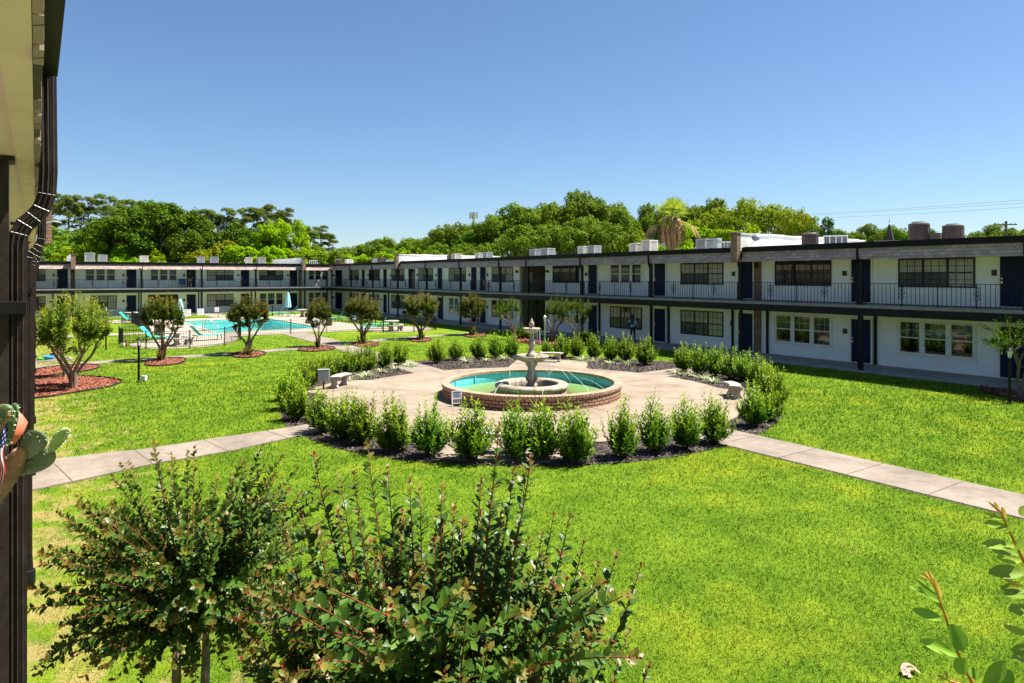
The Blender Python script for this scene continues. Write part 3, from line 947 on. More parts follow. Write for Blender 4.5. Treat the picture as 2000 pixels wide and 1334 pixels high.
def brick_post(W, s0, s1, z0, z1, t=.09):
    b = MB(); W.box(b, s0, 0, z0, s1, t, z1); W.out(b, "brick_pilaster", M['brick'])
    l = MB(); sm = (s0 + s1) / 2
    W.box(l, sm - .07, t, z1 - .32, sm + .07, t + .13, z1 - .12); W.box(l, sm - .1, t, z1 - .12, sm + .1, t + .17, z1 - .08)
    W.out(l, "wall_lantern", M['black'])
def parapet(W, s, t0, t1, zt=6.35):
    w_ = .34
    b = MB()
    W.box(b, s - w_/2, t0 - .002, 5.45, s + w_/2, t1, zt - .05)
    k = 0; t = t1
    while t > t0:
        W.box(b, s - w_/2 - .03 - .012 * (k % 2), t, zt - .05, s + w_/2 + .03 + .012 * (k % 2), max(t - 1.25, t0), zt + .015 * (k % 3)); t -= 1.25; k += 1
    p = W.out(b, "parapet_wall", M['parapet'])
    e = MB(); W.box(e, s - w_/2 - .02, t1 + .001, 4.86, s + w_/2 + .02, t1 + .30, zt - .02); W.box(e, s - w_/2 - .05, t1 - .02, zt - .02, s + w_/2 + .05, t1 + .34, zt + .03)
    W.out(e, "brick_end", M['brick'], p)

# ---- long wing (facing the fountain)
LW = Wing(lambda s, t, z: Vector((XR - t, s, z)), empty("apartment_wing", (XE, 30, 0), 0,
     "long two-storey white apartment wing in shade behind the fountain, open breezeway midway", "building"))
T = XR - XE
oy = lambda px: onX(px, XR)
B0, B1 = oy(1065), oy(1015)            # breezeway
b = MB()
LW.box(b, -6, -.25, 0, B0, 0, 4.95); LW.box(b, B1, -.25, 0, YF - .001, 0, 4.95)
LW.out(b, "wall", M['wall'])
b = MB()
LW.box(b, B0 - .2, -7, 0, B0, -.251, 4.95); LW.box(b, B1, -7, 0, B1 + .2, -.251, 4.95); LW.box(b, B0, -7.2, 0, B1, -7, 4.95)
LW.box(b, B0, -7, ZB - .2, B1, 0, ZB - .003)
LW.out(b, "breezeway", M['taupe'])
b = MB(); LW.box(b, B0 + .9, -6.98, ZB + .55, B0 + 2.0, -6.93, ZB + 1.95); f = LW.out(b, "window", M['window_black'])
b = MB(); LW.box(b, B0 + .98, -6.931, ZB + .63, B0 + 1.92, -6.925, ZB + 1.87); LW.out(b, "pane", M['pane_dark'], f)
b = MB(); LW.box(b, B1 - .12, -1.2, ZB + .75, B1 - .001, -.75, ZB + 1.55); LW.out(b, "meter_box", M['white'])
b = MB(); LW.box(b, -6, .001, ZB - .13, B0, T, ZB); LW.box(b, B0, .001, ZB - .13, B1, T, ZB); LW.box(b, B1, .001, ZB - .13, YF - .3, T, ZB); LW.out(b, "balcony_floor", M['slabedge'])
b = MB(); LW.box(b, -6, T - .16, ZB - .46, YE, T - .004, ZB - .131); LW.out(b, "edge_beam", M['black'])
b = MB(); LW.box(b, -6, .001, ZB - .26, YE, T - .17, ZB - .132); LW.out(b, "lower_soffit", M['trim'])
b = MB(); LW.box(b, -6, .0, 4.951, YE, T - .2, 5.0); LW.out(b, "upper_soffit", M['trim'])
b = MB(); LW.box(b, -6, -10.0, 5.30, 93, T - .35, 5.48); LW.box(b, -6, -9.9, 0, 93, -9.7, 5.3); LW.out(b, "roof", M['roofing'])
brickS = oy(1481)
parS = 21.9
parS2 = 61.6
cuts = [-6, parS - .2, parS + .2, parS2 - .2, parS2 + .2, YE]
for i in (0, 2, 4): fascia(LW, cuts[i], cuts[i+1], T, ZF0, ZF1, ZFT)
parapet(LW, parS, -9.6, T); parapet(LW, parS2, -9.6, T)
LP = [-2.7, 3.4, 9.5, 15.6, 21.75, 27.9, 34.0, 40.0, 43.6, 49.6, 55.7, 61.8, 67.9, 74.0, 80.15]
for i, s in enumerate(LP):
    post(LW, s, T - .07, ZS, ZF0 + .02)
    if s > 0: downspout(LW, s + .11, T + .05, T - .08, ZFT - .1, ZF0, ZS + .05 if i % 3 == 0 else 3.0)
    if i < len(LP) - 1 and s > -5: railing(LW, s + .06, LP[i+1] - .06, T - .07, ZB, (.27, .73) if LP[i+1] - s > 5 else (.5,))
for px in (1711, 1500, 1432, 1307, 1172, 1049, 935, 865, 816, 760, 714):
    b = MB(); s = oy(px); LW.box(b, s - .05, .01, ZS, s + .05, .11, ZB - .262); LW.out(b, "wall_post", M['black'])
for px in (1049,):
    pass
def D(W, f, px0, px1, lv='both', h='a'):
    s0, s1 = sorted((f(px0), f(px1)))
    c = (s0 + s1) / 2; s0, s1 = c - .46, c + .46
    if lv in ('both', 'u'): door(W, s0, s1, ZB, ZB + 2.03, h)
    if lv in ('both', 'l'): door(W, s0, s1, ZS, ZS + 2.05, h)
def Wd(W, f, px0, px1, up, lo):
    s0, s1 = sorted((f(px0), f(px1)))
    for lv, kind in ((0, up), (1, lo)):
        if not kind: continue
        z0, z1 = ((3.68, 4.94), (.74, 2.16))[lv]
        if kind == 'white': window_white(W, s0 - .05, s1 + .05, z0 - .04, z1 + .06)
        else: window_black(W, s0, s1, z0, z1, kind)
for a, c in ((1958, 2003), (1663, 1702), (1444, 1470), (1278.5, 1300.5), (1150, 1167), (939, 949), (921, 931.5), (856, 864), (799, 805.5), (749.5, 756), (708, 712.5)):
    D(LW, oy, a, c, h='b')
for a, c, u, l in ((1755,1905,'light','white'), (1514,1624,'dark','white'), (1330,1413,'light','light'), (1192,1254,'white','mixed'), (1080,1132,'dark','white'),
                   (961,1002,'light','dark'), (877,910,'light','white'), (817.5,846,'light',None), (765,790,'mixed','mixed'), (721,742,'dark','white'), (682,701,'light','white')):
    Wd(LW, oy, a, c, u, l)
for px, lv in ((1943,0),(1943,1),(1650,0),(1651,1),(1433,0),(1430,1),(1273,0),(1273,1),(1145,0),(1145,1),(917,0),(952.5,0),(952,1),(852,0),(815,0),(763,0),(719,0),(745,1)):
    plaque(LW, oy(px), (ZB + 1.38, ZS + 1.45)[lv])
for px in (1010, 1069.5):
    plaque(LW, oy(px), ZB + 1.62, .36, .2)
    if px < 1050: plaque(LW, oy(px), ZS + 1.45, .36, .2)
s0, s1 = sorted((oy(1474), oy(1487)))
brick_post(LW, s0, s1, ZS, ZB - .27); brick_post(LW, s0, s1, ZB + .001, 4.94)
s0, s1 = sorted((oy(806), oy(810.5)))
brick_post(LW, s0, s1, ZB + .001, 4.94); brick_post(LW, s0, s1, ZS, ZB - .27)

# ---- far wing
FW = Wing(lambda s, t, z: Vector((s, YF - t, z)), empty("apartment_wing", (14, YE, 0), 0,
     "two-storey white apartment wing beyond the swimming pool with sunlit shingle eave", "building"))
T2 = YF - YE; FW.far = True
ox = lambda px: onY(px, YF)
b = MB(); FW.box(b, -12, -.25, 0, XR + .25, 0, 4.95); FW.out(b, "wall", M['wall'])
b = MB(); FW.box(b, -12, .001, ZB - .13, XE - .002, T2, ZB); FW.out(b, "balcony_floor", M['slabedge'])
b = MB(); FW.box(b, -12, T2 - .16, ZB - .46, XE, T2 - .004, ZB - .131); FW.out(b, "edge_beam", M['black'])
b = MB(); FW.box(b, -12, .001, ZB - .26, XE, T2 - .17, ZB - .132); FW.out(b, "lower_soffit", M['trim'])
b = MB(); FW.box(b, -12, .0, 4.951, XE - .01, T2 - .2, 5.0); FW.out(b, "upper_soffit", M['trim'])
b = MB(); FW.box(b, -12, -10, 5.29, XE - .3, T2 - .35, 5.47); FW.box(b, -12, -9.9, 0, XE, -9.7, 5.29); FW.out(b, "roof", M['roofing'])
PA, PB = 2.95, 25.85
cuts = [-12, PA - .2, PA + .2, PB - .2, PB + .2, XE + .0]
for i in (0, 2, 4): fascia(FW, cuts[i], cuts[i+1], T2, ZF0, ZF1, ZFT, .25)
parapet(FW, PA, -9.6, T2); parapet(FW, PB, -9.6, T2)
FP = [-2.8, 2.95, 8.9, 14.7, 20.4, 26.0, 28.75]
for i, s in enumerate(FP):
    post(FW, s, T2 - .07, ZS, ZF0 + .02)
    if 0 < s < 28: downspout(FW, s + .11, T2 + .055, T2 - .08, ZFT - .1, ZF0, ZS + .05 if i % 2 else 3.0)
    if i < len(FP) - 1: railing(FW, s + .06, FP[i+1] - .06, T2 - .07, ZB, (.27, .73) if FP[i+1] - s > 4 else (.5,))
for px in (103.5, 271, 388, 491, 564):
    b = MB(); s = ox(px); FW.box(b, s - .05, .01, ZS, s + .05, .11, ZB - .262); FW.out(b, "wall_post", M['black'])
for a, c in ((111, 133), (247, 266), (365, 382), (470.5, 486.5), (566, 580), (655, 668)): D(FW, ox, a, c)
for a, c, u, l in ((50,89,'mixed','mixed'), (166,226,'white',None), (293,346,'white',None), (404,456,'light','light'), (506,553,'mixed','white'), (602,640,'white','white')):
    Wd(FW, ox, a, c, u, l)
s0, s1 = ox(176), ox(228); window_black(FW, s0, s1, .74, 2.16, 'light')
s0, s1 = ox(289), ox(348); window_black(FW, s0, s1, .74, 2.16, 'dark')
for px, lv in ((105,0),(99,1),(241,0),(241,1),(359.5,0),(359.5,1),(465.5,0),(562,0),(651,0),(651,1)):
    plaque(FW, ox(px), (ZB + 1.38, ZS + 1.45)[lv])
s0, s1 = ox(138), ox(144); brick_post(FW, s0, s1, ZB + .001, 4.94); brick_post(FW, s0, s1, ZS, ZB - .27)
s0, s1 = ox(583), ox(589); brick_post(FW, s0, s1, ZB + .001, 4.94); brick_post(FW, s0, s1, ZS, ZB - .27)

# ---- near wing (the camera looks out from its balcony)
NW = Wing(lambda s, t, z: Vector((-2.55 + t, s, z)), empty("apartment_wing", (-.2, 20, 0), 0,
     "near apartment wing with cream soffit, dark gutter and black posts along the picture edge", "building"))
T3 = 2.55            # t of x = 0
b = MB(); NW.box(b, -6, -.25, 0, YF, 0, 4.86); NW.out(b, "wall", M['wall'])
b = MB(); NW.box(b, -6, .001, ZB - .2, YE, T3 - .19, ZB); NW.out(b, "balcony_floor", M['slabedge'])
b = MB(); NW.box(b, -6, T3 - .34, ZB - .46, YE, T3 - .20, ZB - .201); NW.out(b, "edge_beam", M['brownpaint'])
b = MB(); NW.box(b, -6, .0, 4.865, YE - .1, T3 - .10, 4.95); NW.out(b, "upper_soffit", M['soffit'])
b = MB()
for y0 in range(-6, 78, 6):
    NW.box(b, y0 + .006, T3 - .099, 4.848, min(y0 + 5.994, YE - .1), T3 - .012, 4.94)
NW.out(b, "soffit_trim", M['soffit'])
b = MB(); NW.box(b, -6, -10, 5.30, YE, T3 - .15, 5.48); NW.box(b, -6, -9.9, 0, YE, -9.7, 5.3); NW.out(b, "roof", M['roofing'])
# shingles with a ragged lower edge
b = MB(); r2 = random.Random(3)
b2 = []
y = -6.0
while y < YE:
    wdt = r2.uniform(.16, .34)
    for k in range(4):
        z0 = 4.845 + k * .135 + r2.uniform(-.012, .012)
        NW.box(b, y, T3 - .010 + .0, z0, min(y + wdt, YE), T3 + .016 - k * .004 + r2.uniform(-.003, .003), z0 + .15)
    y += wdt + .004
NW.out(b, "shingled_fascia", M['shingle'])
g = MB()
NW.box(g, -6, T3 - .02, 5.38, 5.05, T3 + .105, 5.62); NW.box(g, 5.052, T3 - .02, 5.40, YE, T3 + .072, 5.60)
NW.box(g, 5.052, T3 + .072, 5.57, YE, T3 + .085, 5.605); NW.box(g, -6, T3 + .105, 5.59, 5.05, T3 + .118, 5.625)
NW.out(g, "gutter", M['gutter'])
NP = [-1.0, 5.1, 11.2, 17.3, 23.4, 29.5, 35.6, 41.7, 47.8, 53.9, 60.0, 66.1, 72.2, 78.3]
for i, s in enumerate(NP):
    b = MB()
    NW.box(b, s - .07, T3 - .255, ZS, s + .07, T3 - .138, 4.845)
    NW.box(b, s - .10, T3 - .285, 4.835, s + .10, T3 - .11, 4.862)
    NW.out(b, "post", M['brownpaint'])
    if s < 0: continue
    # downspout: off the gutter, round two elbows, down the post
    b = MB()
    pts = [(s + .05, T3 + .052, 5.42), (s + .05, T3 + .058, 4.80), (s + .05, T3 + .052, 4.66), (s + .05, T3 + .025, 4.57), (s + .05, T3 - .015, 4.515),
           (s + .05, T3 - .060, 4.47), (s + .05, T3 - .088, 4.41), (s + .05, T3 - .098, 4.33), (s + .05, T3 - .098, .42)]
    pts = [NW.fn(*p) for p in pts]
    b.ribbon(pts, .098, .072, up=Vector((0, 1, 0)))
    d = NW.out(b, "downspout", M['brownpaint'])
    if s < 25:
        rb = MB()
        for q in (-.027, 0, .027):     # fluting on the faces
            rb.tube([p + Vector((.037 if k > 6 or k < 2 else .026, q, 0.026 if 2 <= k <= 6 else 0)) for k, p in enumerate(pts)], .008, 5)
            rb.tube([p + Vector((q, -.049, 0)) for p in pts], .007, 5)
        NW.out(rb, "fluting", M['brownpaint'], d)
        for k in range(2, 7):
            sm = MB()
            p = pts[k]; tdir = (pts[k+1] - pts[k-1]).normalized()
            side = tdir.cross(Vector((0, 1, 0))).normalized()
            c4 = [p + side * a * .041 + Vector((0, bb_ * .0535, 0)) for a, bb_ in ((-1,-1),(1,-1),(1,1),(-1,1))]
            sm.tube(c4 + [c4[0]], .0014, 4)
            NW.out(sm, "seam", M['galv'], d)
        st_ = MB()
        NW.box(st_, s - .16, T3 - .30, 3.93, s + .12, T3 - .052, 3.945 + .055)
        NW.out(st_, "strap", M['black'], d)
    bt = MB(); bt.lathe([(.0, .02), (.085, .02), (.085, .20), (.06, .21), (.05, .42)], NW.fn(s + .05, T3 - .098, 0)[:2], 16)
    NW.out(bt, "drain_boot", M['black'], d)
    if s < 60: 
        railing(NW, s + .08, NP[min(i+1, len(NP)-1)] - .08, T3 - .27, ZB) if i < len(NP) - 1 else None
# chimney-like brick end hung off the eave and a brick pier on the wall
b = MB(); NW.box(b, 18.6, T3 - .012, 4.90, 19.0, T3 + .28, 5.9); NW.out(b, "brick_end", M['brick'])
b = MB(); NW.box(b, 13.0, .001, ZB, 13.6, .12, 4.86); NW.out(b, "brick_pilaster", M['brick'])
b = MB(); b.tube([NW.fn(13.4, T3 - .02, 4.72), NW.fn(13.4, T3 + .0, 4.86), NW.fn(13.4, T3 + .10, 5.0), NW.fn(13.4, T3 + .22, 5.05), NW.fn(13.4, T3 + .33, 5.03)], .014, 8)
NW.out(b, "conduit", M['galv'])

# ================================================================ fountain
ft = empty("fountain", (FC[0], FC[1], 0), 0, "tiered cast stone fountain in a round brick pool with turquoise inside", "fountain")
b = MB(); b.lathe([(3.10, -.02), (3.10, .40), (2.90, .40)], (0, 0), 128); b.build("brick_wall", M['fbrick'], ft)
b = MB(); b.lathe([(2.86, .405), (3.13, .405), (3.135, .49), (3.12, .50), (2.87, .50), (2.86, .49), (2.86, .405)], (0, 0), 128); sharp(b.build("coping", M['fcope'], ft))
b = MB(); b.lathe([(2.895, .402), (2.89, .03)], (0, 0), 128); b.f = [q[::-1] for q in b.f]
for k in range(14):
    a = 2 * math.pi * k / 14 + .2
    b.box((-.02, 2.86, .05), (.02, 2.895, .40), 0, Matrix.Rotation(a, 4, 'Z'))
b.build("liner", M['linerpaint'], ft)
b = MB(); b.lathe([(2.89, .07), (.0, .071)], (0, 0), 96); b.build("pool_floor", M['algae'], ft)
b = MB(); b.lathe([(2.889, .21), (1.0, .21)], (0, 0), 96); b.build("pool_water", M['fountwater'], ft)
b = MB(); b.lathe([(1.23, .03), (1.23, .20), (1.18, .225), (1.165, .25), (1.18, .27), (1.26, .285), (1.29, .33), (1.285, .38), (1.24, .43), (1.15, .455), (1.0, .45), (.91, .42), (.88, .20)], (0, 0), 96)
b.build("base_ring", M['fstone'], ft, smooth=True)
b = MB(); b.lathe([(.89, .375), (.0, .375)], (0, 0), 64); b.build("basin_water", M['foam'], ft)
def gadroon(prof, n=120, rows=(), amp=.03):
    bb = MB(); vs = []
    for i, (r, z) in enumerate(prof):
        for j in range(n):
            k = 1 + (amp if (j % 3 == 0) else -amp * .4) * (1 if i in rows else 0)
            a = 2 * math.pi * j / n
            vs.append((r * k * math.cos(a), r * k * math.sin(a), z))
    fs = [(i*n + j, i*n + (j+1) % n, (i+1)*n + (j+1) % n, (i+1)*n + j) for i in range(len(prof)-1) for j in range(n)]
    bb.add(vs, fs); return bb
b = MB(); b.lathe([(.20, .30), (.20, .40), (.15, .42), (.135, .46), (.19, .53), (.222, .61), (.205, .68), (.16, .74), (.135, .80), (.125, .92), (.14, .98), (.145, 1.02)], (0, 0), 40)
b.build("pedestal", M['fstone'], ft, smooth=True)
b = gadroon([(.14, 1.0), (.19, 1.04), (.21, 1.10), (.20, 1.13), (.30, 1.17), (.44, 1.23), (.53, 1.29), (.565, 1.32), (.59, 1.345), (.595, 1.375), (.575, 1.40), (.54, 1.395), (.50, 1.36), (.2, 1.34)], 120, (7, 8, 9, 10), .03)
b.build("lower_bowl", M['fstone'], ft, smooth=True)
b = MB(); b.lathe([(.505, 1.372), (.05, 1.372)], (0, 0), 48); b.build("bowl_water", M['fountwater'], ft)
b = MB(); b.lathe([(.20, 1.34), (.20, 1.41), (.155, 1.45), (.12, 1.52), (.095, 1.57), (.09, 1.62), (.105, 1.65), (.085, 1.68), (.115, 1.74), (.13, 1.80), (.115, 1.87), (.075, 1.96), (.052, 2.05), (.065, 2.09), (.055, 2.12), (.08, 2.15)], (0, 0), 36)
b.build("upper_stem", M['fstone'], ft, smooth=True)
b = gadroon([(.07, 2.13), (.12, 2.17), (.20, 2.22), (.27, 2.27), (.30, 2.30), (.305, 2.33), (.29, 2.35), (.26, 2.34), (.08, 2.32)], 90, (3, 4, 5, 6), .035)
b.build("upper_bowl", M['fstone'], ft, smooth=True)
b = MB(); b.lathe([(.09, 2.31), (.09, 2.37), (.07, 2.39), (.085, 2.43), (.098, 2.48), (.085, 2.54), (.055, 2.59), (.04, 2.61), (.035, 2.64), (.012, 2.69), (.0, 2.70)], (0, 0), 28)
b.build("finial", M['fstone'], ft, smooth=True)
def arc(p0, p1, h, n=12): return [Vector(p0).lerp(Vector(p1), i/n) + Vector((0, 0, h * 4 * (i/n) * (1 - i/n))) for i in range(n+1)]
def cam2w(lat, dep): return (lat * RX + dep * FX, lat * RY + dep * FY)
for lat0, dep0, z0, lat1, dep1, h in ((-.98,-.55,.5,-1.30,-1.5,.12), (.45,.3,1.1,2.0,-1.2,.25), (1.75,.6,.5,2.55,-.2,.10), (.1,1.2,.5,.25,2.2,.25), (-.75,1.0,.5,-.8,1.9,.3), (.6,.9,.55,1.5,1.6,.35), (.35,-1.15,.5,.3,-1.9,.08)):
    x0, y0 = cam2w(lat0, dep0); x1, y1 = cam2w(lat1, dep1)
    b = MB(); b.tube(arc((x0, y0, z0), (x1, y1, .2), h), [.004 + .003 * (i/12) for i in range(13)], 5)
    b.build("water_jet", M['jet'], ft, smooth=True)
b = MB(); rr = random.Random(5)
for k in range(22):
    a = rr.uniform(-2.2, 1.2); r0, r1 = .58, .70
    z1 = rr.uniform(.45, .9)
    b.tube([(r0*math.cos(a), r0*math.sin(a), 1.34), (.62*math.cos(a), .62*math.sin(a), 1.2), (.645*math.cos(a), .645*math.sin(a), z1)], .004, 4)
for k in range(12):
    a = rr.uniform(-2.0, 1.0)
    b.tube([(.30*math.cos(a), .30*math.sin(a), 2.3), (.325*math.cos(a), .325*math.sin(a), rr.uniform(1.6, 2.0))], .0035, 4)
b.build("dripping_water", M['jet'], ft)

# little framed sign leaning on the pool wall
g = G(893, 797)
sg = empty("framed_sign", (g.x, g.y, .04), -TH + R(14), "small white framed notice sign leaning on the brick fountain wall", "sign")
b = MB(); tilt = Matrix.Rotation(R(-12), 4, 'X')
for a, c in (((-.16,-.01,0),(-.14,.01,.50)), ((.14,-.01,0),(.16,.01,.50)), ((-.14,-.01,.48),(.14,.01,.50)), ((-.14,-.01,.10),(.14,.01,.12)), ((-.14,-.01,.24),(.14,.01,.26))): b.box(a, c, 0, tilt)
for k in range(5): b.box((-.14 + k*.07, -.006, .12), (-.13 + k*.07, .006, .24), 0, tilt)
b.box((-.16,.14,0),(-.145,.155,.46)); b.box((.145,.14,0),(.16,.155,.46))
b.build("frame", M['white'], sg)
b = MB(); b.box((-.14, -.004, .26), (.14, .004, .48), 0, tilt); b.build("board", M['galv'], sg)
b = MB()
for k in range(4): b.box((-.11, -.0065, .44 - k*.045), (.11 - .04*(k % 2), -.004, .452 - k*.045), 0, tilt)
b.build("writing", M['black'], sg)

# cast stone benches
def bench_proto():
    r = empty("stone_bench")
    seat = []
    for i in range(13):
        a = R(-24 + 48 * i / 12); seat.append((1.5 * math.sin(a), 1.5 * math.cos(a) - 1.5 + .19))
    for i in range(13):
        a = R(24 - 48 * i / 12); seat.append((1.5 * math.sin(a) * .76, 1.12 * math.cos(a) - 1.5 + .19))
    bb = MB(); bb.prism(seat, .38, .45)
    o = bb.build("seat", M['stone'], r); md = o.modifiers.new("b", 'BEVEL'); md.width = .015; md.segments = 2
    for s in (-1, 1):
        bb = MB()
        prof = [(-.15, 0), (.15, 0), (.15, .07), (.10, .12), (.085, .20), (.11, .28), (.15, .33), (.15, .38), (-.15, .38), (-.15, .33), (-.11, .28), (-.085, .20), (-.10, .12), (-.15, .07)]
        vs = [(s * .40 - .07, y, z) for y, z in prof] + [(s * .40 + .07, y, z) for y, z in prof]
        n = len(prof)
        bb.add(vs, [tuple(range(n)), tuple(range(2*n - 1, n - 1, -1))] + [(i, n + i, n + (i+1) % n, (i+1) % n) for i in range(n)])
        bb.build("leg", M['stone'], r, smooth=False)
    return r
bp = bench_proto()
BL = {'left': "curved cast stone bench beside the grey utility box", 'right': "curved cast stone bench at the hedge end facing the open lawn",
      'back': "curved cast stone bench behind the fountain, nearest the breezeway", 'front': "curved cast stone bench half hidden behind the front shrubs"}
for i, (g, k) in enumerate(BENCH):
    o = bp if i == 0 else copy_tree(bp)
    dirv = Vector((g.x - FC[0], g.y - FC[1]))
    o.location = (g.x, g.y, .04); o.rotation_euler.z = math.atan2(dirv.y, dirv.x) - math.pi/2
    tag(o, BL[k], "bench", "stone benches round the fountain")

# grey utility box on a post
g = G(632, 762)
ub = empty("utility_box", g, -TH + R(10), "grey electrical box on a short post at the hedge by the stone bench", "utility box")
b = MB(); b.box((-.03, -.03, 0), (.03, .03, .35)); b.build("post", M['bronze'], ub)
b = MB(); b.box((-.20, -.09, .33), (.20, .09, .74)); b.build("box", M['grey_metal'], ub)
b = MB(); b.box((-.185, -.105, .345), (.185, -.091, .71)); b.box((-.21, -.115, .741), (.21, .10, .765)); b.build("lid", M['grey_metal'], ub)

# ================================================================ hedge shrubs
def bez(p0, p1, p2, t):
    t = t[:, None]
    return (1-t)**2 * p0 + 2*t*(1-t) * p1 + t**2 * p2, unit(2*(1-t)*(p1-p0) + 2*t*(p2-p1))
def shoots_mesh(name, S, per, leaf, wid, T, t0=.15, out=.75, tipstart=.72, jitter=.0, tipgain=1.0, smooth=False, dens=1.0):
    """S: list of (p0, p1, p2) curves; leaves along each, opening outwards"""
    p0 = np.array([s[0] for s in S]); p1 = np.array([s[1] for s in S]); p2 = np.array([s[2] for s in S])
    n = per * len(S)
    idx = np.repeat(np.arange(len(S)), per)
    t = t0 + (1 - t0) * (np.tile(np.arange(per), len(S)) + rng.uniform(0, 1, n)) / per
    Pn, Tn = bez(p0[idx], p1[idx], p2[idx], t)
    rad = rng.normal(size=(n, 3)); rad -= Tn * (rad * Tn).sum(1, keepdims=True); rad = unit(rad)
    U = unit(rad * out + Tn * (1 - out * .55) + np.array([0, 0, .1]))
    Nn = unit(Tn * .8 + rand_unit(n) * .5 + np.array([0, 0, .45]))
    L = leaf * rng.uniform(.65, 1.25, n) * (1 - .35 * np.clip((t - .75) / .25, 0, 1))
    Pn = Pn + rad * jitter * rng.uniform(0, 1, (n, 1))
    tip = np.clip((t - tipstart) / (1 - tipstart), 0, 1) * tipgain * rng.uniform(.4, 1.0, n)
    return leaves(name, T, Pn, U, Nn, L, L * wid * rng.uniform(.85, 1.15, n), tip, smooth)
def shrub_proto(seed):
    rr = np.random.default_rng(seed); H = 1.35
    root = empty("shrub")
    S = []
    for k in range(95):
        a = rr.uniform(0, 2*math.pi); u = rr.uniform(0, 1) ** .6; z = H * (.24 + .76 * rr.uniform(0, 1) ** .8)
        rmax = .62 * min(1, .30 + 1.15 * z / H) * (1 - .42 * max(0, z / H - .72) / .28)
        e = np.array([rmax * u * math.cos(a), rmax * u * math.sin(a), z * (1 - .20 * u * u) + rr.uniform(-.10, .16)])
        e[:2] *= rr.uniform(.75, 1.22)
        s0 = np.array([e[0] * .22, e[1] * .22, e[2] * .10])
        S.append((s0, np.array([e[0] * .75, e[1] * .75, e[2] * .40]), e))
    for k in range(5):      # a few long leaders
        a = rr.uniform(0, 2*math.pi); u = rr.uniform(.2, .75)
        e = np.array([.5 * u * math.cos(a), .5 * u * math.sin(a), H * rr.uniform(.98, 1.16)])
        S.append((e * .1, np.array([e[0] * .8, e[1] * .8, e[2] * .5]), e))
    me = shoots_mesh("shrub_foliage", S, 24, .135, .38, DIAMOND, .18, .75, .68)
    link("foliage", me, M['shrubleaf'], root)
    bb = MB()
    for k in range(0, len(S), 4):
        p0, p1, p2 = (Vector(x) for x in S[k])
        bb.tube([p0 * .3, p0, p1 * .5 + p0 * .5, p1.lerp(p2, .4)], [.018, .013, .009, .005], 5)
    link("stem", bb.mesh("shrub_stem"), M['twiggreen'], root)
    return root
sp = [shrub_proto(100 + k) for k in range(5)]
used = [False] * 5
seg = {
 'a': [(581,822,744),(631,845,755),(673,859,763),(710,867,766),(768,883,773),(838,892,778),(920,900,776),(1006,899,780),(1064,898,779),(1123,905,785),(1213,895,779),(1277,885,772),(1339,878,774),(1398,867,769)],
 'b': [(563,800,723),(572,782,712),(588,764,698),(607,752,690),(630,743,688),(652,737,686),(678,731,676),(699,727,673),(720,723,668),(752,719,665),(781,714,663)],
 'c': [(851,710,659),(891,704,657),(935,702,652),(970,699,648),(999,698,648),(1067,692,662),(1098,700,650),(1126,699,650),(1161,702,649),(1193,705,653),(1224,706,652),(1260,713,656)],
 'd': [(1336,726,669),(1367,733,671),(1398,735,673),(1426,741,681),(1454,745,684),(1482,755,692),(1500,770,704),(1512,792,718),(1507,822,752),(1473,834,742)]}
lab = {'a': "green shrub in the mulch row facing the viewer, {} from the near wing path",
       'b': "green shrub in the row by the utility box, {} from the near wing path",
       'c': "green shrub in the row behind the fountain, {} from the pool path",
       'd': "green shrub in the row beside the open lawn, {} from the long wing path"}
k = 0
for s, L in seg.items():
    for i, (px, py, yt) in enumerate(L):
        g = G(px, py); d = depth(g.x, g.y); h = (py - yt) * d / F
        q = k % 5
        if not used[q]: o = sp[q]; used[q] = True
        else: o = copy_tree(sp[q])
        sz = h / 1.42
        o.location = (g.x, g.y, 0); o.rotation_euler.z = random.uniform(0, 6.28)
        wsc = random.uniform(.80, 1.06) * (.5 + .5 * min(1.25, 1.0 / max(sz, .6)))
        o.scale = (sz * wsc, sz * wsc, sz)
        tag(o, lab[s].format(ORD[i]), "shrub", "hedge shrubs round the fountain plaza")
        k += 1

# strap-leaved tufts in the mulch
def tuft_proto(seed):
    rr = np.random.default_rng(seed)
    me = None
    bb = []
    n = 46
    a = rr.uniform(0, 2*math.pi, n); el = rr.uniform(.5, 1.3, n)
    Pn = np.stack([.03*np.cos(a), .03*np.sin(a), np.zeros(n)], 1)
    V = []; Fc = []
    for i in range(n):
        L = rr.uniform(.26, .44); dirh = np.array([math.cos(a[i]), math.sin(a[i]), 0]); side = np.array([-dirh[1], dirh[0], 0])
        prev = None
        for s in range(5):
            t = s / 4; ang = el[i] - 1.5 * t * t * (1.2 - el[i] * .4)
            p = Pn[i] + dirh * L * t * math.cos(el[i] * (1 - .5*t)) * 1.0 + np.array([0, 0, L * (math.sin(el[i]) * t - .55 * t * t)])
            wd = .011 * (1 - .8 * t * t)
            V += [p - side * wd, p + side * wd]
            if s: b0 = len(V) - 4; Fc.append((b0, b0+1, b0+3, b0+2))
    me = np_mesh("tuft", np.array(V), np.array(Fc))
    return link("liriope_tuft", me, M['liriope'])
tp = [tuft_proto(5), tuft_proto(6), tuft_proto(7)]
tu = [False] * 3
tl = [(683,745),(706,738),(717,735),(744,728),(773,722),(798,716),(807,717),(911,708),(950,706),(984,704),(1135,706),(1158,708),(1190,711),(1228,714),(1319,731),(1350,736),(1376,742),(1392,748)]
tn = ["by the stone bench near the utility box"] + [f"of the mulch bed before the utility box hedge, {ORD[i]} from the bench" for i in range(1, 7)] + \
     [f"of the mulch behind the fountain, {ORD[i]} from the pool path" for i in range(7)] + [f"of the mulch beside the open lawn, {ORD[i]} from the long wing path" for i in range(4)]
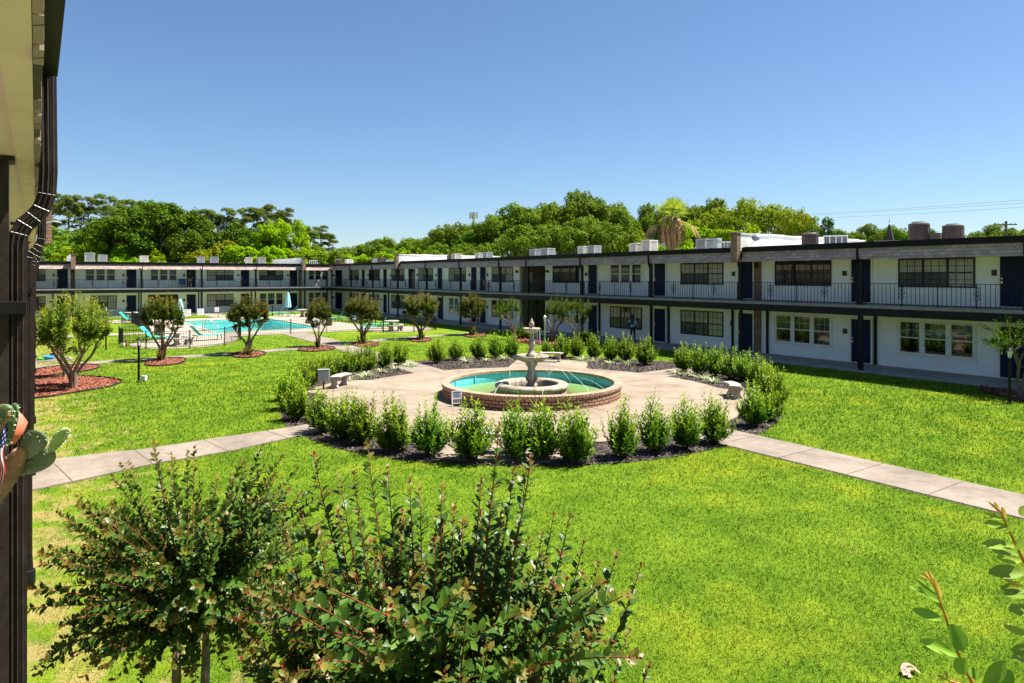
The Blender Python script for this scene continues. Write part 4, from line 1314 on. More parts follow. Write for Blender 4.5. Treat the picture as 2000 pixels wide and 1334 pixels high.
for i, (px, py) in enumerate(tl):
    g = G(px, py); q = i % 3
    o = tp[q] if not tu[q] else copy_tree(tp[q]); tu[q] = True
    o.location = (g.x, g.y, .01); o.rotation_euler.z = random.uniform(0, 6.28); o.scale = [random.uniform(1.1, 1.5)] * 3
    tag(o, "variegated strap-leaved tuft " + tn[i], "plant", "variegated tufts in the mulch")

# ================================================================ crape myrtles on the lawn
def crape_proto(seed, H=3.5, rad=.95, ntr=5, zsplit=1.25, leafm='crape', nsh=200, per=58, spread=.5, leaf=.10):
    rr = np.random.default_rng(seed); rnd = random.Random(seed)
    root = empty("crape_myrtle")
    bb = MB(); ends = []
    for k in range(ntr):
        a = 2*math.pi*k/ntr + rnd.uniform(-.3, .3)
        e = Vector((spread * math.cos(a), spread * math.sin(a), zsplit + rnd.uniform(-.1, .35)))
        m = Vector((e.x*.30 + rnd.uniform(-.06,.06), e.y*.30 + rnd.uniform(-.06,.06), e.z*.52))
        bb.tube([(math.cos(a)*.05, math.sin(a)*.05, -.02), Vector((e.x*.14, e.y*.14, e.z*.25)), m, e.lerp(m, .4), e], [.085, .062, .052, .045, .040], 8)
        for j in range(3):
            a2 = a + rnd.uniform(-.9, .9)
            e2 = e + Vector((math.cos(a2)*rnd.uniform(.15,.35), math.sin(a2)*rnd.uniform(.15,.35), rnd.uniform(.35,.65)))
            bb.tube([e, e.lerp(e2, .5) + Vector((rnd.uniform(-.04,.04), rnd.uniform(-.04,.04), 0)), e2], [.038, .028, .018], 6)
            ends.append(np.array(e2)); 
        ends.append(np.array(e))
    S = []
    zc = zsplit + .55; 
    for k in range(nsh):
        a = rr.uniform(0, 2*math.pi); u = rr.uniform(.0, 1.0) ** .5; z = rr.uniform(0, 1)
        top = H - zc
        e = np.array([rad * u * math.cos(a), rad * u * math.sin(a), 0.])
        cap = zc + top * math.sqrt(max(0.05, 1 - .75 * u * u))
        low = zsplit + .05 + .25 * u
        e[2] = low + (cap - low) * z ** .55 + rr.uniform(-.05, .12)
        j = int(np.argmin([np.linalg.norm(x - e) + (2 if x[2] > e[2] else 0) for x in ends]))
        s0 = ends[j]
        S.append((s0, s0 + (e - s0) * .5 + np.array([e[0] - s0[0], e[1] - s0[1], 0]) * .2, e))
    me = shoots_mesh("crape_crown", S, per, leaf, .55, DIAMOND, .12, .85, .72, .05)
    for k in range(0, nsh, 2):
        p0, p1, p2 = (Vector(x) for x in S[k])
        bb.tube([p0, p1, p1.lerp(p2, .6)], [.012, .008, .004], 4)
    link("trunk", bb.mesh("crape_trunk"), M['crapebark'], root)
    link("crown", me, M[leafm], root)
    return root
cps = [crape_proto(31), crape_proto(32, ntr=4), crape_proto(33, ntr=3, zsplit=1.1)]
cu = [False] * 3
def place_tree(px, py, yt, wpx, label, proto=None, rz=None, dens=1):
    g = G(px, py); d = depth(g.x, g.y); h = (py - yt) * d / F
    i = proto
    o = cps[i] if not cu[i] else copy_tree(cps[i]); cu[i] = True
    s = h / 3.55; ws = (wpx * d / F) / 2.05
    o.location = (g.x, g.y, 0); o.scale = (ws, ws, s); o.rotation_euler.z = random.uniform(0, 6.28) if rz is None else rz
    return tag(o, label, "tree", "crape myrtles on the lawn")
place_tree(318, 703, 566, 84, "crape myrtle with bare trunk on red mulch beside the black lamp post", 0)
place_tree(485, 691, 570, 84, "crape myrtle in front of the middle of the swimming pool", 1)
place_tree(622, 677, 574, 56, "slim crape myrtle at the pool gate path", 2)
place_tree(709, 670, 571, 78, "crape myrtle before the pool corner with twin loungers", 0)
place_tree(822, 662, 566, 76, "crape myrtle beyond the hedge in line with the concrete picnic table", 1)
place_tree(921, 654, 567, 58, "crape myrtle closest to the breezeway on the sunny lawn", 2)
# the broad yellow-green one by the near wing, its trunk split low
def big_crape():
    root = crape_proto(77, H=3.75, rad=1.30, ntr=6, zsplit=1.15, leafm='crapeyellow', nsh=260, per=52, spread=.62, leaf=.105)
    return root
g = G(143, 758); o = big_crape(); o.location = (g.x, g.y, 0)
tag(o, "broad yellow-green crape myrtle on red mulch nearest the near wing", "tree")
g = G(128, 736); o = crape_proto(78, H=2.6, rad=.55, ntr=3, zsplit=.5, leafm='crape', nsh=60, per=40, spread=.25, leaf=.08); o.location = (g.x, g.y, 0)
tag(o, "short leafy crape myrtle tucked behind the broad yellow-green one", "tree")
def shoots_at_base(px, py, w_, h_, label):
    g = G(px, py); d = depth(g.x, g.y); r = w_ * d / F / 2; h = h_ * d / F
    S = []
    for k in range(26):
        a = rng.uniform(0, 6.28); u = rng.uniform(0, 1)
        e = np.array([r*u*math.cos(a), r*u*math.sin(a), h * (1 - .4*u) * rng.uniform(.7, 1.1)])
        S.append((e * np.array([.4, .4, 0]), e * np.array([.7, .7, .5]), e))
    root = empty("basal_shoots", g, 0, label, "shoots", "leafy shoots at the tree feet")
    link("foliage", shoots_mesh("shoots", S, 26, .085, .5, DIAMOND, .05, .85, .6), M['crape'], root)
    bb = MB()
    for s in S[::2]: bb.tube([Vector(x) for x in s], [.008, .006, .003], 4)
    bb.build("stem", M['twig'], root)
shoots_at_base(312, 706, 16, 26, "leafy sucker shoots at the foot of the tree by the black lamp post")
shoots_at_base(484, 694, 30, 24, "leafy sucker shoots at the foot of the tree before the pool middle")
shoots_at_base(622, 681, 24, 26, "leafy sucker shoots at the foot of the slim tree by the gate path")
shoots_at_base(708, 672, 26, 24, "leafy sucker shoots at the foot of the tree before the twin loungers")
shoots_at_base(822, 664, 18, 18, "leafy sucker shoots at the foot of the tree beside the picnic table")
shoots_at_base(924, 655, 26, 20, "reddish sucker shoots at the foot of the tree nearest the breezeway")
# shaded trees against the long wing
def shade_tree(seed, px, py, yt, w_, label, lean=0, leafm='nearleaf', ntr=3):
    g = G(px, py); d = depth(g.x, g.y); H = (py - yt) * d / F; r = w_ * d / F / 2
    o = crape_proto(seed, H=H, rad=r, ntr=ntr, zsplit=H * .38, leafm=leafm, nsh=70, per=40, spread=r * .55, leaf=.09)
    o.location = g; o.rotation_euler = (0, 0, 0)
    if lean:
        q = Matrix.Rotation(R(lean), 4, Vector((FX, FY, 0))); o.rotation_euler = q.to_euler()
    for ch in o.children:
        ch.data.materials[0] = M['darkoak'] if ch.name.startswith("crown") else M['bark']  # darker leaves and bark swapped in, putting the wing's shade into the colour
    return tag(o, label, "tree")
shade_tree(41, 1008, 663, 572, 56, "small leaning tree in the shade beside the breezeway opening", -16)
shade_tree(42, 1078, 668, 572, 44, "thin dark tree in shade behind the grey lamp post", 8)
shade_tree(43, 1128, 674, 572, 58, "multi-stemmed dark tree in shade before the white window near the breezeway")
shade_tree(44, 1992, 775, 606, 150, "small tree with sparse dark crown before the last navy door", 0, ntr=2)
# leafy things at the wall foot
def clump(name, px, py, r, h, label, leafm='nearleaf', n=30, per=24, leaf=.14, z=0, cat="plant", pot=None):
    g = G(px, py, z)
    S = []
    for k in range(n):
        a = rng.uniform(0, 6.28); u = rng.uniform(0, 1) ** .5
        e = np.array([r*u*math.cos(a), r*u*math.sin(a), h * (1 - .5*u*u) * rng.uniform(.6, 1.05)])
        S.append((e * np.array([.2, .2, .1]), e * np.array([.6, .6, .7]), e))
    root = empty(name, g, 0, label, cat)
    z0 = 0
    if pot:
        bb = MB(); bb.lathe([(.13, 0), (.19, .26), (.215, .27), (.215, .31), (.18, .31), (.17, .27), (0, .27)], (0, 0), 20); bb.build("pot", M[pot], root, smooth=False); z0 = .28
    link("foliage", shoots_mesh("foliage", S, per, leaf, .5, DIAMOND, .1, .9, .8), M[leafm], root, (0, 0, z0))
    return root
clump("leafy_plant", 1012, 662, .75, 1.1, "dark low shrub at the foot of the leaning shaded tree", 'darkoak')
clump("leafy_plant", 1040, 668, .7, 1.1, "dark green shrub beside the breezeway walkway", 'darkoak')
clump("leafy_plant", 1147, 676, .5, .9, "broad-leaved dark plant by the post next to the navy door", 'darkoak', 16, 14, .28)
clump("potted_plant", 85, 619, .45, .85, "green plant in terracotta pot before the far wing window", 'oak', 26, 22, .16, ZS, "potted plant", 'terracotta')
clump("potted_plant", 99, 620, .22, .35, "red glazed pot with small plant beside the larger potted plant", 'oak', 12, 14, .1, ZS, "potted plant", 'red')

# ================================================================ trees behind the wings
def lobes_crown(name, lobes, per, size, up=.35, shell=.62, wid=.62, flat=1.0):
    Pn, Nn = [], []
    for c, r in lobes:
        n = int(per * r * r)
        u = rand_unit(n); u[:, 2] = np.where(u[:, 2] < -.45, -u[:, 2] * .6, u[:, 2]); u = unit(u)
        rad = r * (shell + (1 - shell) * rng.uniform(0, 1, n) ** .5)
        Pn.append(np.array(c) + u * rad[:, None] * np.array([1, 1, flat]))
        Nn.append(u * .75 + rand_unit(n) * .6 + np.array([0, 0, up]))
    Pn = np.concatenate(Pn); Nn = unit(np.concatenate(Nn)); n = len(Pn)
    U = unit(np.cross(Nn, rand_unit(n)))
    L = size * rng.uniform(.6, 1.35, n)
    return leaves(name, DIAMOND, Pn - U * L[:, None] * .5, U, Nn, L, L * wid)
def limbs(bb, base, tips, r0, seed):
    rnd = random.Random(seed)
    for c in tips:
        c = Vector(c); m = base.lerp(c, .5) + Vector((rnd.uniform(-.5,.5), rnd.uniform(-.5,.5), rnd.uniform(-.2,.6)))
        bb.tube([base, base.lerp(m, .5) + Vector((rnd.uniform(-.2,.2), rnd.uniform(-.2,.2), .1)), m, c], [r0, r0*.75, r0*.5, r0*.16], 6)
def tree_proto(kind, seed):
    rr = np.random.default_rng(seed); rnd = random.Random(seed)
    root = empty({'oak': "oak_tree", 'dark': "oak_tree", 'bright': "leafy_tree", 'yellow': "yellowing_tree", 'pine': "pine_tree", 'cedar': "cedar_tree"}[kind])
    bb = MB(); lobes = []
    if kind in ('oak', 'dark', 'bright', 'yellow'):
        H, Rc, z0 = {'oak': (15, 7.5, 4.0), 'dark': (14, 7.5, 2.5), 'bright': (9.5, 4.6, 1.2), 'yellow': (14, 7.0, 4.5)}[kind]
        nl = {'oak': 22, 'dark': 24, 'bright': 18, 'yellow': 17}[kind]
        zc = (H + z0) / 2; hz = (H - z0) / 2
        heads = []
        for k in range(nl):
            u = rr.normal(size=3); u /= np.linalg.norm(u); u[2] = abs(u[2]) if k % 3 else u[2]
            q = rr.uniform(.72, 1.0)
            R1 = rr.uniform(.24, .36) * Rc * (1.0 if kind != 'yellow' else .85)
            c1 = np.array([u[0]*(Rc - R1*.6)*q, u[1]*(Rc - R1*.6)*q, zc + u[2]*(hz - R1*.8)*q])
            heads.append(c1)
            for j in range(11):
                v = rr.normal(size=3); v /= np.linalg.norm(v); v[2] = v[2] if v[2] > -.3 else -v[2]
                lobes.append((c1 + v * R1 * rr.uniform(.55, .95) * np.array([1, 1, .8]), R1 * rr.uniform(.26, .44)))
        size = {'oak': .38, 'dark': .36, 'bright': .32, 'yellow': .36}[kind]
        per = {'oak': 90, 'dark': 105, 'bright': 150, 'yellow': 62}[kind]
        me = lobes_crown(kind + "_crown", lobes, per, size, .4, .35 if kind == 'yellow' else .5)
        base = Vector((0, 0, z0 * .75))
        bb.tube([(0, 0, -.1), (.1, 0, z0*.4), base], [.045*Rc+.12, .04*Rc+.05, .035*Rc], 9)
        limbs(bb, base, heads, .026*Rc, seed)
    elif kind == 'pine':
        H = 18
        tr = [(0, 0, -.1), (.15, .05, 6), (-.1, .1, 11), (.1, 0, 16.2)]
        bb.tube(tr, [.30, .24, .18, .06], 9)
        for k in range(30):
            z = rr.uniform(9.2, 17.6); a = rr.uniform(0, 6.28)
            ro = rr.uniform(.3, 1.0) * 3.1 * (1.05 - .55 * max(0, (z - 12) / 6))
            c = np.array([ro*math.cos(a), ro*math.sin(a), z]); r = rr.uniform(.65, 1.15)
            lobes.append((c, r))
            bb.tube([(0, 0, z - .9), (c[0]*.5, c[1]*.5, z - .35), tuple(c)], [.075, .05, .02], 5)
        me = lobes_crown("pine_crown", lobes, 235, .38, .5, .35, .34, .62)
    else:
        H = 9
        for k in range(95):
            z = rr.uniform(.5, 8.6); a = rr.uniform(0, 6.28); ro = 3.2 * (1 - (z / 9.6) ** 1.6) ** .7 * rr.uniform(.6, 1)
            lobes.append((np.array([ro*math.cos(a), ro*math.sin(a), z]), rr.uniform(.4, .75)))
        me = lobes_crown("cedar_crown", lobes, 240, .30, .5, .5, .5)
        bb.tube([(0, 0, -.1), (0, 0, 5), (0, 0, 8.5)], [.25, .16, .04], 8)
    link("trunk", bb.mesh("trunk"), M['bark'], root)
    link("crown", me, M[{'oak': 'oak', 'dark': 'darkoak', 'bright': 'bright', 'yellow': 'yellowleaf', 'pine': 'pine', 'cedar': 'cedar'}[kind]], root)
    return [root, False, {'oak': (15, 15), 'dark': (14, 15), 'bright': (9.5, 9.2), 'yellow': (14, 14), 'pine': (18.2, 6.6), 'cedar': (9.2, 6.4)}[kind]]
protos = {k: [tree_proto(k, s) for s in sd] for k, sd in {'oak': (1, 2, 3), 'dark': (4, 5), 'bright': (6, 7, 8), 'yellow': (9, 10), 'pine': (11, 12, 13), 'cedar': (14,)}.items()}
desc = {'oak': "spreading green oak", 'dark': "dense dark green oak", 'bright': "low bright green leafy tree", 'yellow': "sparse yellowing tree", 'pine': "tall airy dark pine", 'cedar': "dark conical evergreen"}
BT = [  # px, top y, width px, depth, kind, zone
 # behind the far wing
 (100,374,62,104,'pine','far'),(135,371,58,100,'pine','far'),(172,380,56,104,'pine','far'),(208,377,60,101,'pine','far'),(243,379,56,106,'pine','far'),(272,388,50,108,'pine','far'),
 (226,420,110,99,'dark','far'),(292,387,150,95,'dark','far'),(350,401,120,96,'dark','far'),(262,430,120,93,'dark','far'),
 (150,440,100,96,'oak','far'),(112,455,90,93,'oak','far'),(60,445,80,95,'oak','far'),
 (95,500,80,88.5,'bright','far'),(150,478,80,89,'bright','far'),(205,465,80,90,'bright','far'),(252,488,70,89,'bright','far'),(330,488,80,91,'bright','far'),(290,500,80,90,'bright','far'),
 (386,408,46,106,'pine','far'),(412,400,48,104,'pine','far'),(443,402,50,105,'pine','far'),(474,404,50,107,'pine','far'),(503,396,58,103,'pine','far'),(531,396,58,106,'pine','far'),(556,404,50,104,'pine','far'),
 (455,430,100,101,'dark','far'),(512,440,90,101,'dark','far'),(558,416,72,99,'bright','far'),(530,432,60,98,'bright','far'),
 (418,466,110,95,'yellow','far'),(484,470,90,96,'bright','far'),(545,474,90,97,'bright','far'),(600,480,80,99,'bright','far'),(380,478,70,94,'bright','far'),
 (588,440,40,150,'pine','far'),(606,438,46,147,'pine','far'),(626,439,46,152,'pine','far'),(643,450,34,150,'pine','far'),
 (645,478,80,103,'oak','far'),
 # behind the long wing
 (690,472,80,112,'oak','long'),(735,466,80,110,'oak','long'),(778,458,80,108,'oak','long'),(815,457,70,112,'oak','long'),(700,490,80,104,'bright','long'),(760,484,80,103,'bright','long'),(812,480,80,100,'bright','long'),
 (856,447,80,100,'oak','long'),(895,430,84,98,'oak','long'),(938,424,84,96,'oak','long'),(975,418,84,95,'oak','long'),(880,470,90,92,'oak','long'),(940,465,90,88,'oak','long'),(1000,455,90,84,'oak','long'),
 (1035,386,120,92,'oak','long'),(1085,384,120,90,'oak','long'),(1137,372,120,88,'oak','long'),(1188,390,100,86,'oak','long'),(1060,430,120,80,'oak','long'),(1130,425,120,76,'oak','long'),(1190,430,110,74,'oak','long'),
 (1237,410,80,90,'oak','long'),(1272,398,90,92,'oak','long'),(1240,450,80,72,'bright','long'),(1320,394,90,96,'oak','long'),(1362,388,80,90,'oak','long'),(1350,430,90,70,'bright','long'),(1392,386,90,88,'oak','long'),
 (1425,384,104,82,'yellow','long'),(1482,380,116,78,'yellow','long'),(1535,394,90,76,'yellow','long'),(1440,430,90,66,'bright','long'),(1560,414,60,80,'oak','long'),
 (1604,425,92,66,'cedar','long'),(1655,440,66,120,'oak','long'),(1694,437,72,118,'oak','long'),(1735,436,60,122,'oak','long'),(1764,436,70,115,'oak','long'),(1805,438,60,118,'oak','long'),(1840,446,60,120,'oak','long'),
 (1905,446,70,122,'oak','long'),(1948,437,84,115,'oak','long'),(1990,442,80,118,'oak','long'),(2050,436,90,115,'oak','long')]
cnt = {}; per_kind = {}
for px, yt, wp, d, kind, zone in BT:
    rx, ry = ray(px)
    H = EYE + (540 - yt) * d / F
    i = per_kind.get(kind, 0); per_kind[kind] = i + 1
    pr = protos[kind][i % len(protos[kind])]
    o = copy_tree(pr[0]) if pr[1] else pr[0]; pr[1] = True
    o.location = (rx * d, ry * d, 0)
    ws = wp * d / F / pr[2][1] * (1.5 if kind in ('oak', 'dark', 'bright', 'yellow') else 1.2)
    o.scale = (ws, ws, H / pr[2][0]); o.rotation_euler.z = random.uniform(0, 6.28)
    c = cnt.get((kind, zone), 0); cnt[(kind, zone)] = c + 1
    where = "beyond the far wing, {} from the near wing eave" if zone == 'far' else "behind the long wing roof, {} out from the wing corner"
    ordn = ORD[c] if c < 20 else "twenty-" + ORD[c - 20]
    tag(o, desc[kind] + " " + where.format(ordn), "tree", "trees beyond the far wing" if zone == 'far' else "trees behind the long wing")

# fan palm
rx, ry = ray(1312); d = 60
pr = empty("palm_tree", (rx*d, ry*d, 0), 0, "shaggy fan palm with brown dead skirt behind the long wing", "tree")
b = MB(); zt = 9.3
b.tube([(0, 0, -.1), (.05, 0, 4), (0, 0, zt)], [.30, .26, .30], 10); b.build("trunk", M['bark'], pr)
V, Fc = [], []
def fan(base, dirv, L, droop, nb=13, spread=1.9, w_=.09):
    dirv = dirv / np.linalg.norm(dirv)
    side = np.cross(dirv, [0, 0, 1.0]); side /= max(np.linalg.norm(side), 1e-6); up = np.cross(side, dirv)
    c = base + dirv * L * .45 - np.array([0, 0, droop * .15])
    for k in range(nb):
        a = (k / (nb - 1) - .5) * spread
        dd = dirv * math.cos(a) + side * math.sin(a)
        p = c; s = np.cross(dd, up); s /= np.linalg.norm(s)
        q1 = c + dd * L * .38 - np.array([0, 0, droop * .18]); q2 = c + dd * L * .62 - np.array([0, 0, droop * .65])
        b0 = len(V)
        V.extend([p - s*w_*.2, p + s*w_*.2, q1 - s*w_*.7, q1 + s*w_*.7, q2 - s*.01, q2 + s*.01])
        Fc.extend([(b0, b0+1, b0+3, b0+2), (b0+2, b0+3, b0+5, b0+4)])
    b0 = len(V); s = side * .03
    V.extend([base - s, base + s, c + s, c - s]); Fc.append((b0, b0+1, b0+2, b0+3))
for k in range(30):
    a = rng.uniform(0, 6.28); el = rng.uniform(-.25, 1.35)
    fan(np.array([0, 0, zt + .1]), np.array([math.cos(a)*math.cos(el), math.sin(a)*math.cos(el), math.sin(el)]), rng.uniform(1.5, 2.1), .2 + .8 * max(0, .6 - el), 15, 2.3, .055)
link("crown", np_mesh("palm_crown", np.array(V), np.array(Fc)), M['frond'], pr)
V, Fc = [], []
for k in range(520):      # hanging dead straps
    a = rng.uniform(0, 6.28); z = zt - rng.uniform(0, .9); ro = rng.uniform(.45, 1.05); ln = rng.uniform(1.1, 2.3); wd = rng.uniform(.02, .05)
    dirh = np.array([math.cos(a), math.sin(a), 0.]); s_ = np.array([-dirh[1], dirh[0], 0.])
    cl = np.floor(a * 1.6) % 3 * .18
    pts = [np.array([0, 0, z]) + dirh * .28, np.array([0, 0, z + .05]) + dirh * ro * .8, np.array([0, 0, z - ln * .4]) + dirh * ro * (1.0 + cl), np.array([0, 0, z - ln]) + dirh * ro * rng.uniform(.85, 1.2)]
    b0 = len(V)
    for p, w_ in zip(pts, (.5, 1, 1, .2)): V.extend([p - s_ * wd * w_, p + s_ * wd * w_])
    Fc.extend([(b0 + 2*i, b0 + 2*i + 1, b0 + 2*i + 3, b0 + 2*i + 2) for i in range(3)])
for a in (2.4, 5.6, 2.9, 5.2):
    fan(np.array([0, 0, zt]), np.array([math.cos(a), math.sin(a), -.1]), 2.4, 2.0, 13, 1.2, .05)
link("dead_skirt", np_mesh("palm_skirt", np.array(V), np.array(Fc)), M['frond_dead'], pr)

# ================================================================ roof plant
def box_unit(m, fin):
    r = empty("condenser")
    b = MB(); b.box((-.36,-.36,.0),(.36,.36,.06)); b.box((-.38,-.38,.80),(.38,.38,.86))
    for sx in (-1, 1):
        for sy in (-1, 1): b.box((sx*.37, sy*.37, .06), (sx*.31, sy*.31, .80))
    o = b.build("casing", M[m], r)
    b = MB()
    for k in range(11):
        z = .10 + k * .064
        for a in range(4):
            b.box((-.31, -.365, z), (.31, -.335, z + .034), 0, Matrix.Rotation(a * math.pi/2, 4, 'Z'))
    b.build("louvres", M[m], r)
    b = MB(); b.box((-.33,-.33,.07),(.33,.33,.79)); b.build("fin_coil", M[fin], r)
    b = MB()
    for q in (.10,.17,.24,.31): b.tube([(q*math.cos(t), q*math.sin(t), .885) for t in [i*math.pi/8 for i in range(17)]], .006, 4)
    for k in range(4): b.box((-.33,-.008,.872),(.33,.008,.882), 0, Matrix.Rotation(k*math.pi/4, 4, 'Z'))
    b.build("fan_guard", M['dark_fin'], r)
    return r
def round_unit():
    r = empty("condenser")
    b = MB(); b.lathe([(.0,.02),(.43,.02),(.43,.06),(.40,.07),(.40,.86),(.44,.88),(.43,.94),(.30,.98),(.0,.98)], (0,0), 40); b.build("casing", M['brown_metal'], r)
    b = MB()
    for k in range(20):
        z = .10 + k * .038
        b.lathe([(.405, z), (.425, z + .004), (.425, z + .016), (.405, z + .022)], (0,0), 40)
    for k in range(10):
        a = k * math.pi / 5; b.box((.40,-.012,.07),(.435,.012,.87), 0, Matrix.Rotation(a, 4, 'Z'))
    b.build("louvres", M['brown_metal'], r)
    b = MB(); b.lathe([(.30,.982),(.29,1.02),(.12,1.03),(.10,.99)], (0,0), 24); b.build("fan_guard", M['galv'], r)
    return r
def low_unit():
    r = empty("condenser")
    b = MB(); b.box((-.46,-.17,.04),(.46,.17,.08)); b.box((-.47,-.18,.58),(.47,.18,.64))
    for x in (-.46,-.24,0,.22,.43): b.box((x,-.18,.08),(x+.035,-.13,.58)); b.box((x,.13,.08),(x+.035,.18,.58))
    b.build("casing", M['white'], r)
    b = MB(); b.box((-.44,-.15,.08),(.44,.15,.58)); b.build("fin_coil", M['dark_fin'], r)
    b = MB()
    for k in range(9): b.box((-.45,-.172,.12+k*.05),(.45,-.15,.135+k*.05))
    b.build("louvres", M['grey_metal'], r)
    return r
kinds = {'beige': box_unit('beige_metal', 'dark_fin'), 'grey': box_unit('grey_metal', 'dark_fin'), 'white': box_unit('white', 'dark_fin'), 'round': round_unit(), 'low': low_unit(), 'dark': box_unit('brown_metal', 'dark_fin')}
ku = {}
KD = {'beige': "beige box condenser", 'grey': "grey box condenser", 'white': "white box condenser", 'round': "round brown condenser", 'low': "low white ribbed condenser", 'dark': "dark brown box condenser"}
kh = {'beige': .9, 'grey': .9, 'white': .9, 'round': 1.03, 'low': .66, 'dark': .9}
UN = [  # centre px, top y, width px, kind, wing, where
 (1795,433,37,'round','L',"beside the twin vent stacks on the long wing roof"), (1861.5,437,37,'round','L',"on the long wing roof between the vent stacks and the utility pole"),
 (1582,454,31,'round','L',"in front of the tall white parapet on the long wing roof"), (1632,459,44,'low','L',"just past the tall white parapet, beside the round brown condenser"),
 (1377,466,27,'grey','L',"on the long wing roof between the palm and the brick parapet end"), (1421,471,25,'low','L',"on the long wing roof tight against the brick parapet end"),
 (1244,474,23,'beige','L',"on the long wing roof by the palm, the lower of that pair"), (1269,468,24,'beige','L',"on the long wing roof, taller one standing next to the palm"),
 (1140,480,18,'beige','L',"on the long wing roof above the white three-sash upper window"), (1160.5,479,21,'grey','L',"next to the beige condenser above the white three-sash upper window"),
 (1046,486,18,'grey','L',"on the long wing roof above the breezeway, the smaller of two"), (1070,484,22,'grey','L',"on the long wing roof above the breezeway, the larger of two"),
 (937.5,493,15,'beige','L',"at the far end of the long white parapet"), (953,492,15,'grey','L',"next to the beige condenser ending the long white parapet"),
 (892,495,16,'beige','L',"in front of the middle of the long white parapet"), (879,498,10,'dark','L',"against the long white parapet beside a beige condenser"),
 (732.5,504,11,'grey','L',"on the long wing roof just before the long white parapet"), (746.5,503,15,'dark','L',"black-topped, between a grey condenser and the long white parapet"),
 (761,508,14,'low','L',"touching the brick end of the long white parapet"),
 (661,506,12,'round','L',"on the roof at the wing corner"), (681.5,506,13,'white','L',"on the roof just past the wing corner"),
 (175,493,18,'grey','F',"on the far wing roof beside the brick parapet end, taller of two"), (200,497,16,'grey','F',"on the far wing roof, shorter one beside the taller grey condenser"),
 (280.5,499,15,'beige','F',"on the far wing roof above the blue camp chair"), (392,501,14,'grey','F',"on the far wing roof above the balcony door past the standing person"), (418,501,16,'grey','F',"on the far wing roof above the light black-framed upper window"),
 (485.5,502,13,'beige','F',"on the far wing roof above the navy door behind the pool middle"), (510,502,14,'grey','F',"on the far wing roof above the dark upper window"),
 (612,508,16,'low','F',"on the far wing roof nearest the wing corner")]
for px, yt, wp, kd, wg, where in UN:
    rx, ry = ray(px)
    if wg == 'L': X = XE + 3.2; d = X / rx; zr = 5.48
    else: Y = YE + 3.2; d = Y / ry; zr = 5.47
    o = copy_tree(kinds[kd]) if kd in ku else kinds[kd]; ku[kd] = 1
    H = EYE + (540 - yt) * d / F - zr
    w0 = {'round': .87, 'low': .95}.get(kd, .80)
    s = wp * d / F / w0
    o.location = (rx*d, ry*d, zr); o.scale = (s, s, max(.5, H / kh[kd])); o.rotation_euler.z = -math.atan2(rx, ry) if kd == 'low' else random.uniform(-.1, .1)
    tag(o, KD[kd] + " " + where, "air conditioner", "condensers on the roofs")
for i, (px, yt, wd, where) in enumerate(((1822,455,9,"next to the round condenser"), (1833,455,8,"further from the round condenser"), (1400,465,12,"beside the grey condenser near the brick parapet end"))):
    rx, ry = ray(px); d = (XE + 3.3) / rx; H = EYE + (540 - yt) * d / F - 5.48; r = wd * d / F / 2
    rt = empty("roof_vent", (rx*d, ry*d, 5.48), 0, f"{'brown' if i < 2 else 'pale grey'} square roof vent stack {where}", "vent")
    b = MB(); b.box((-r,-r,0),(r,r,H*.8)); b.box((-r*1.25,-r*1.25,0),(r*1.25,r*1.25,.05)); b.build("stack", M['brown_metal' if i < 2 else 'galv'], rt)
    b = MB(); b.box((-r*1.15,-r*1.15,H*.82),(r*1.15,r*1.15,H)); b.build("cap", M['brown_metal' if i < 2 else 'galv'], rt)
b = MB()
dsh = empty("satellite_dish", (XE + .9, parS - .35, 6.05), 0, "small grey satellite dish fixed on the brick-ended white parapet", "dish")
b.lathe([(0,.06),(.10,.04),(.2,.0),(.22,-.01)], (0,0), 20); o = b.build("reflector", M['galv'], dsh); o.rotation_euler = (R(65), 0, R(-60)); o.location = (-.1, -.16, .1)
b = MB(); b.tube([(0,.2,-.3),(0,-.02,-.05),(-.08,-.14,.08)], .02, 6); b.build("arm", M['galv'], dsh)

# ================================================================ far landmarks
rx, ry = ray(1737); d = 95
tw = empty("spire_tower", (rx*d, ry*d, 0), R(20), "brown shingled pointed spire with finial beyond the long wing", "spire")
zt = EYE + (540-452) * d / F
zb = EYE + (540-476) * d / F
b = MB(); s = 1.55; b.box((-s,-s,0),(s,s,zb - .3)); b.build("wall", M['taupe'], tw)
b = MB()
prof = [(s*1.35, zb-.4), (s*.95, zb + .4), (.55, zt - 1.3), (.12, zt + .9)]
vs = []
for r, z in prof: vs += [(-r,-r,z),(r,-r,z),(r,r,z),(-r,r,z)]
fs = [(i*4+j, i*4+(j+1)%4, (i+1)*4+(j+1)%4, (i+1)*4+j) for i in range(3) for j in range(4)] + [(12,13,14,15)]
b.add(vs, fs); b.build("roof", M['brown_metal'], tw)
b = MB(); b.tube([(0,0,zt+.8),(0,0,zt+2.0)], [.07,.02], 6); b.lathe([(0,zt+.9),(.16,zt+1.05),(0,zt+1.2)], (0,0), 10); b.build("finial", M['galv'], tw)
rx, ry = ray(925); d = 260
ct = empty("cell_tower", (rx*d, ry*d, 0), 0, "grey cell tower head poking above the distant oaks", "tower")
zt = EYE + (540-414) * d / F
b = MB(); b.tube([(0,0,0),(0,0,zt)], [.6,.35], 8); b.build("mast", M['galv'], ct)
for k in range(9):
    a = k * 2*math.pi/9; b = MB(); b.box((1.35,-.16,zt-2.6),(1.6,.16,zt-.1), 0, Matrix.Rotation(a, 4, 'Z')); b.box((.2,-.05,zt-1.5),(1.35,.05,zt-1.38), 0, Matrix.Rotation(a, 4, 'Z')); b.build("antenna", M['galv'], ct)
rx, ry = ray(1965); d = 88
up = empty("utility_pole", (rx*d, ry*d, 0), R(-35), "wooden utility pole with crossarm above the long wing roof", "utility pole")
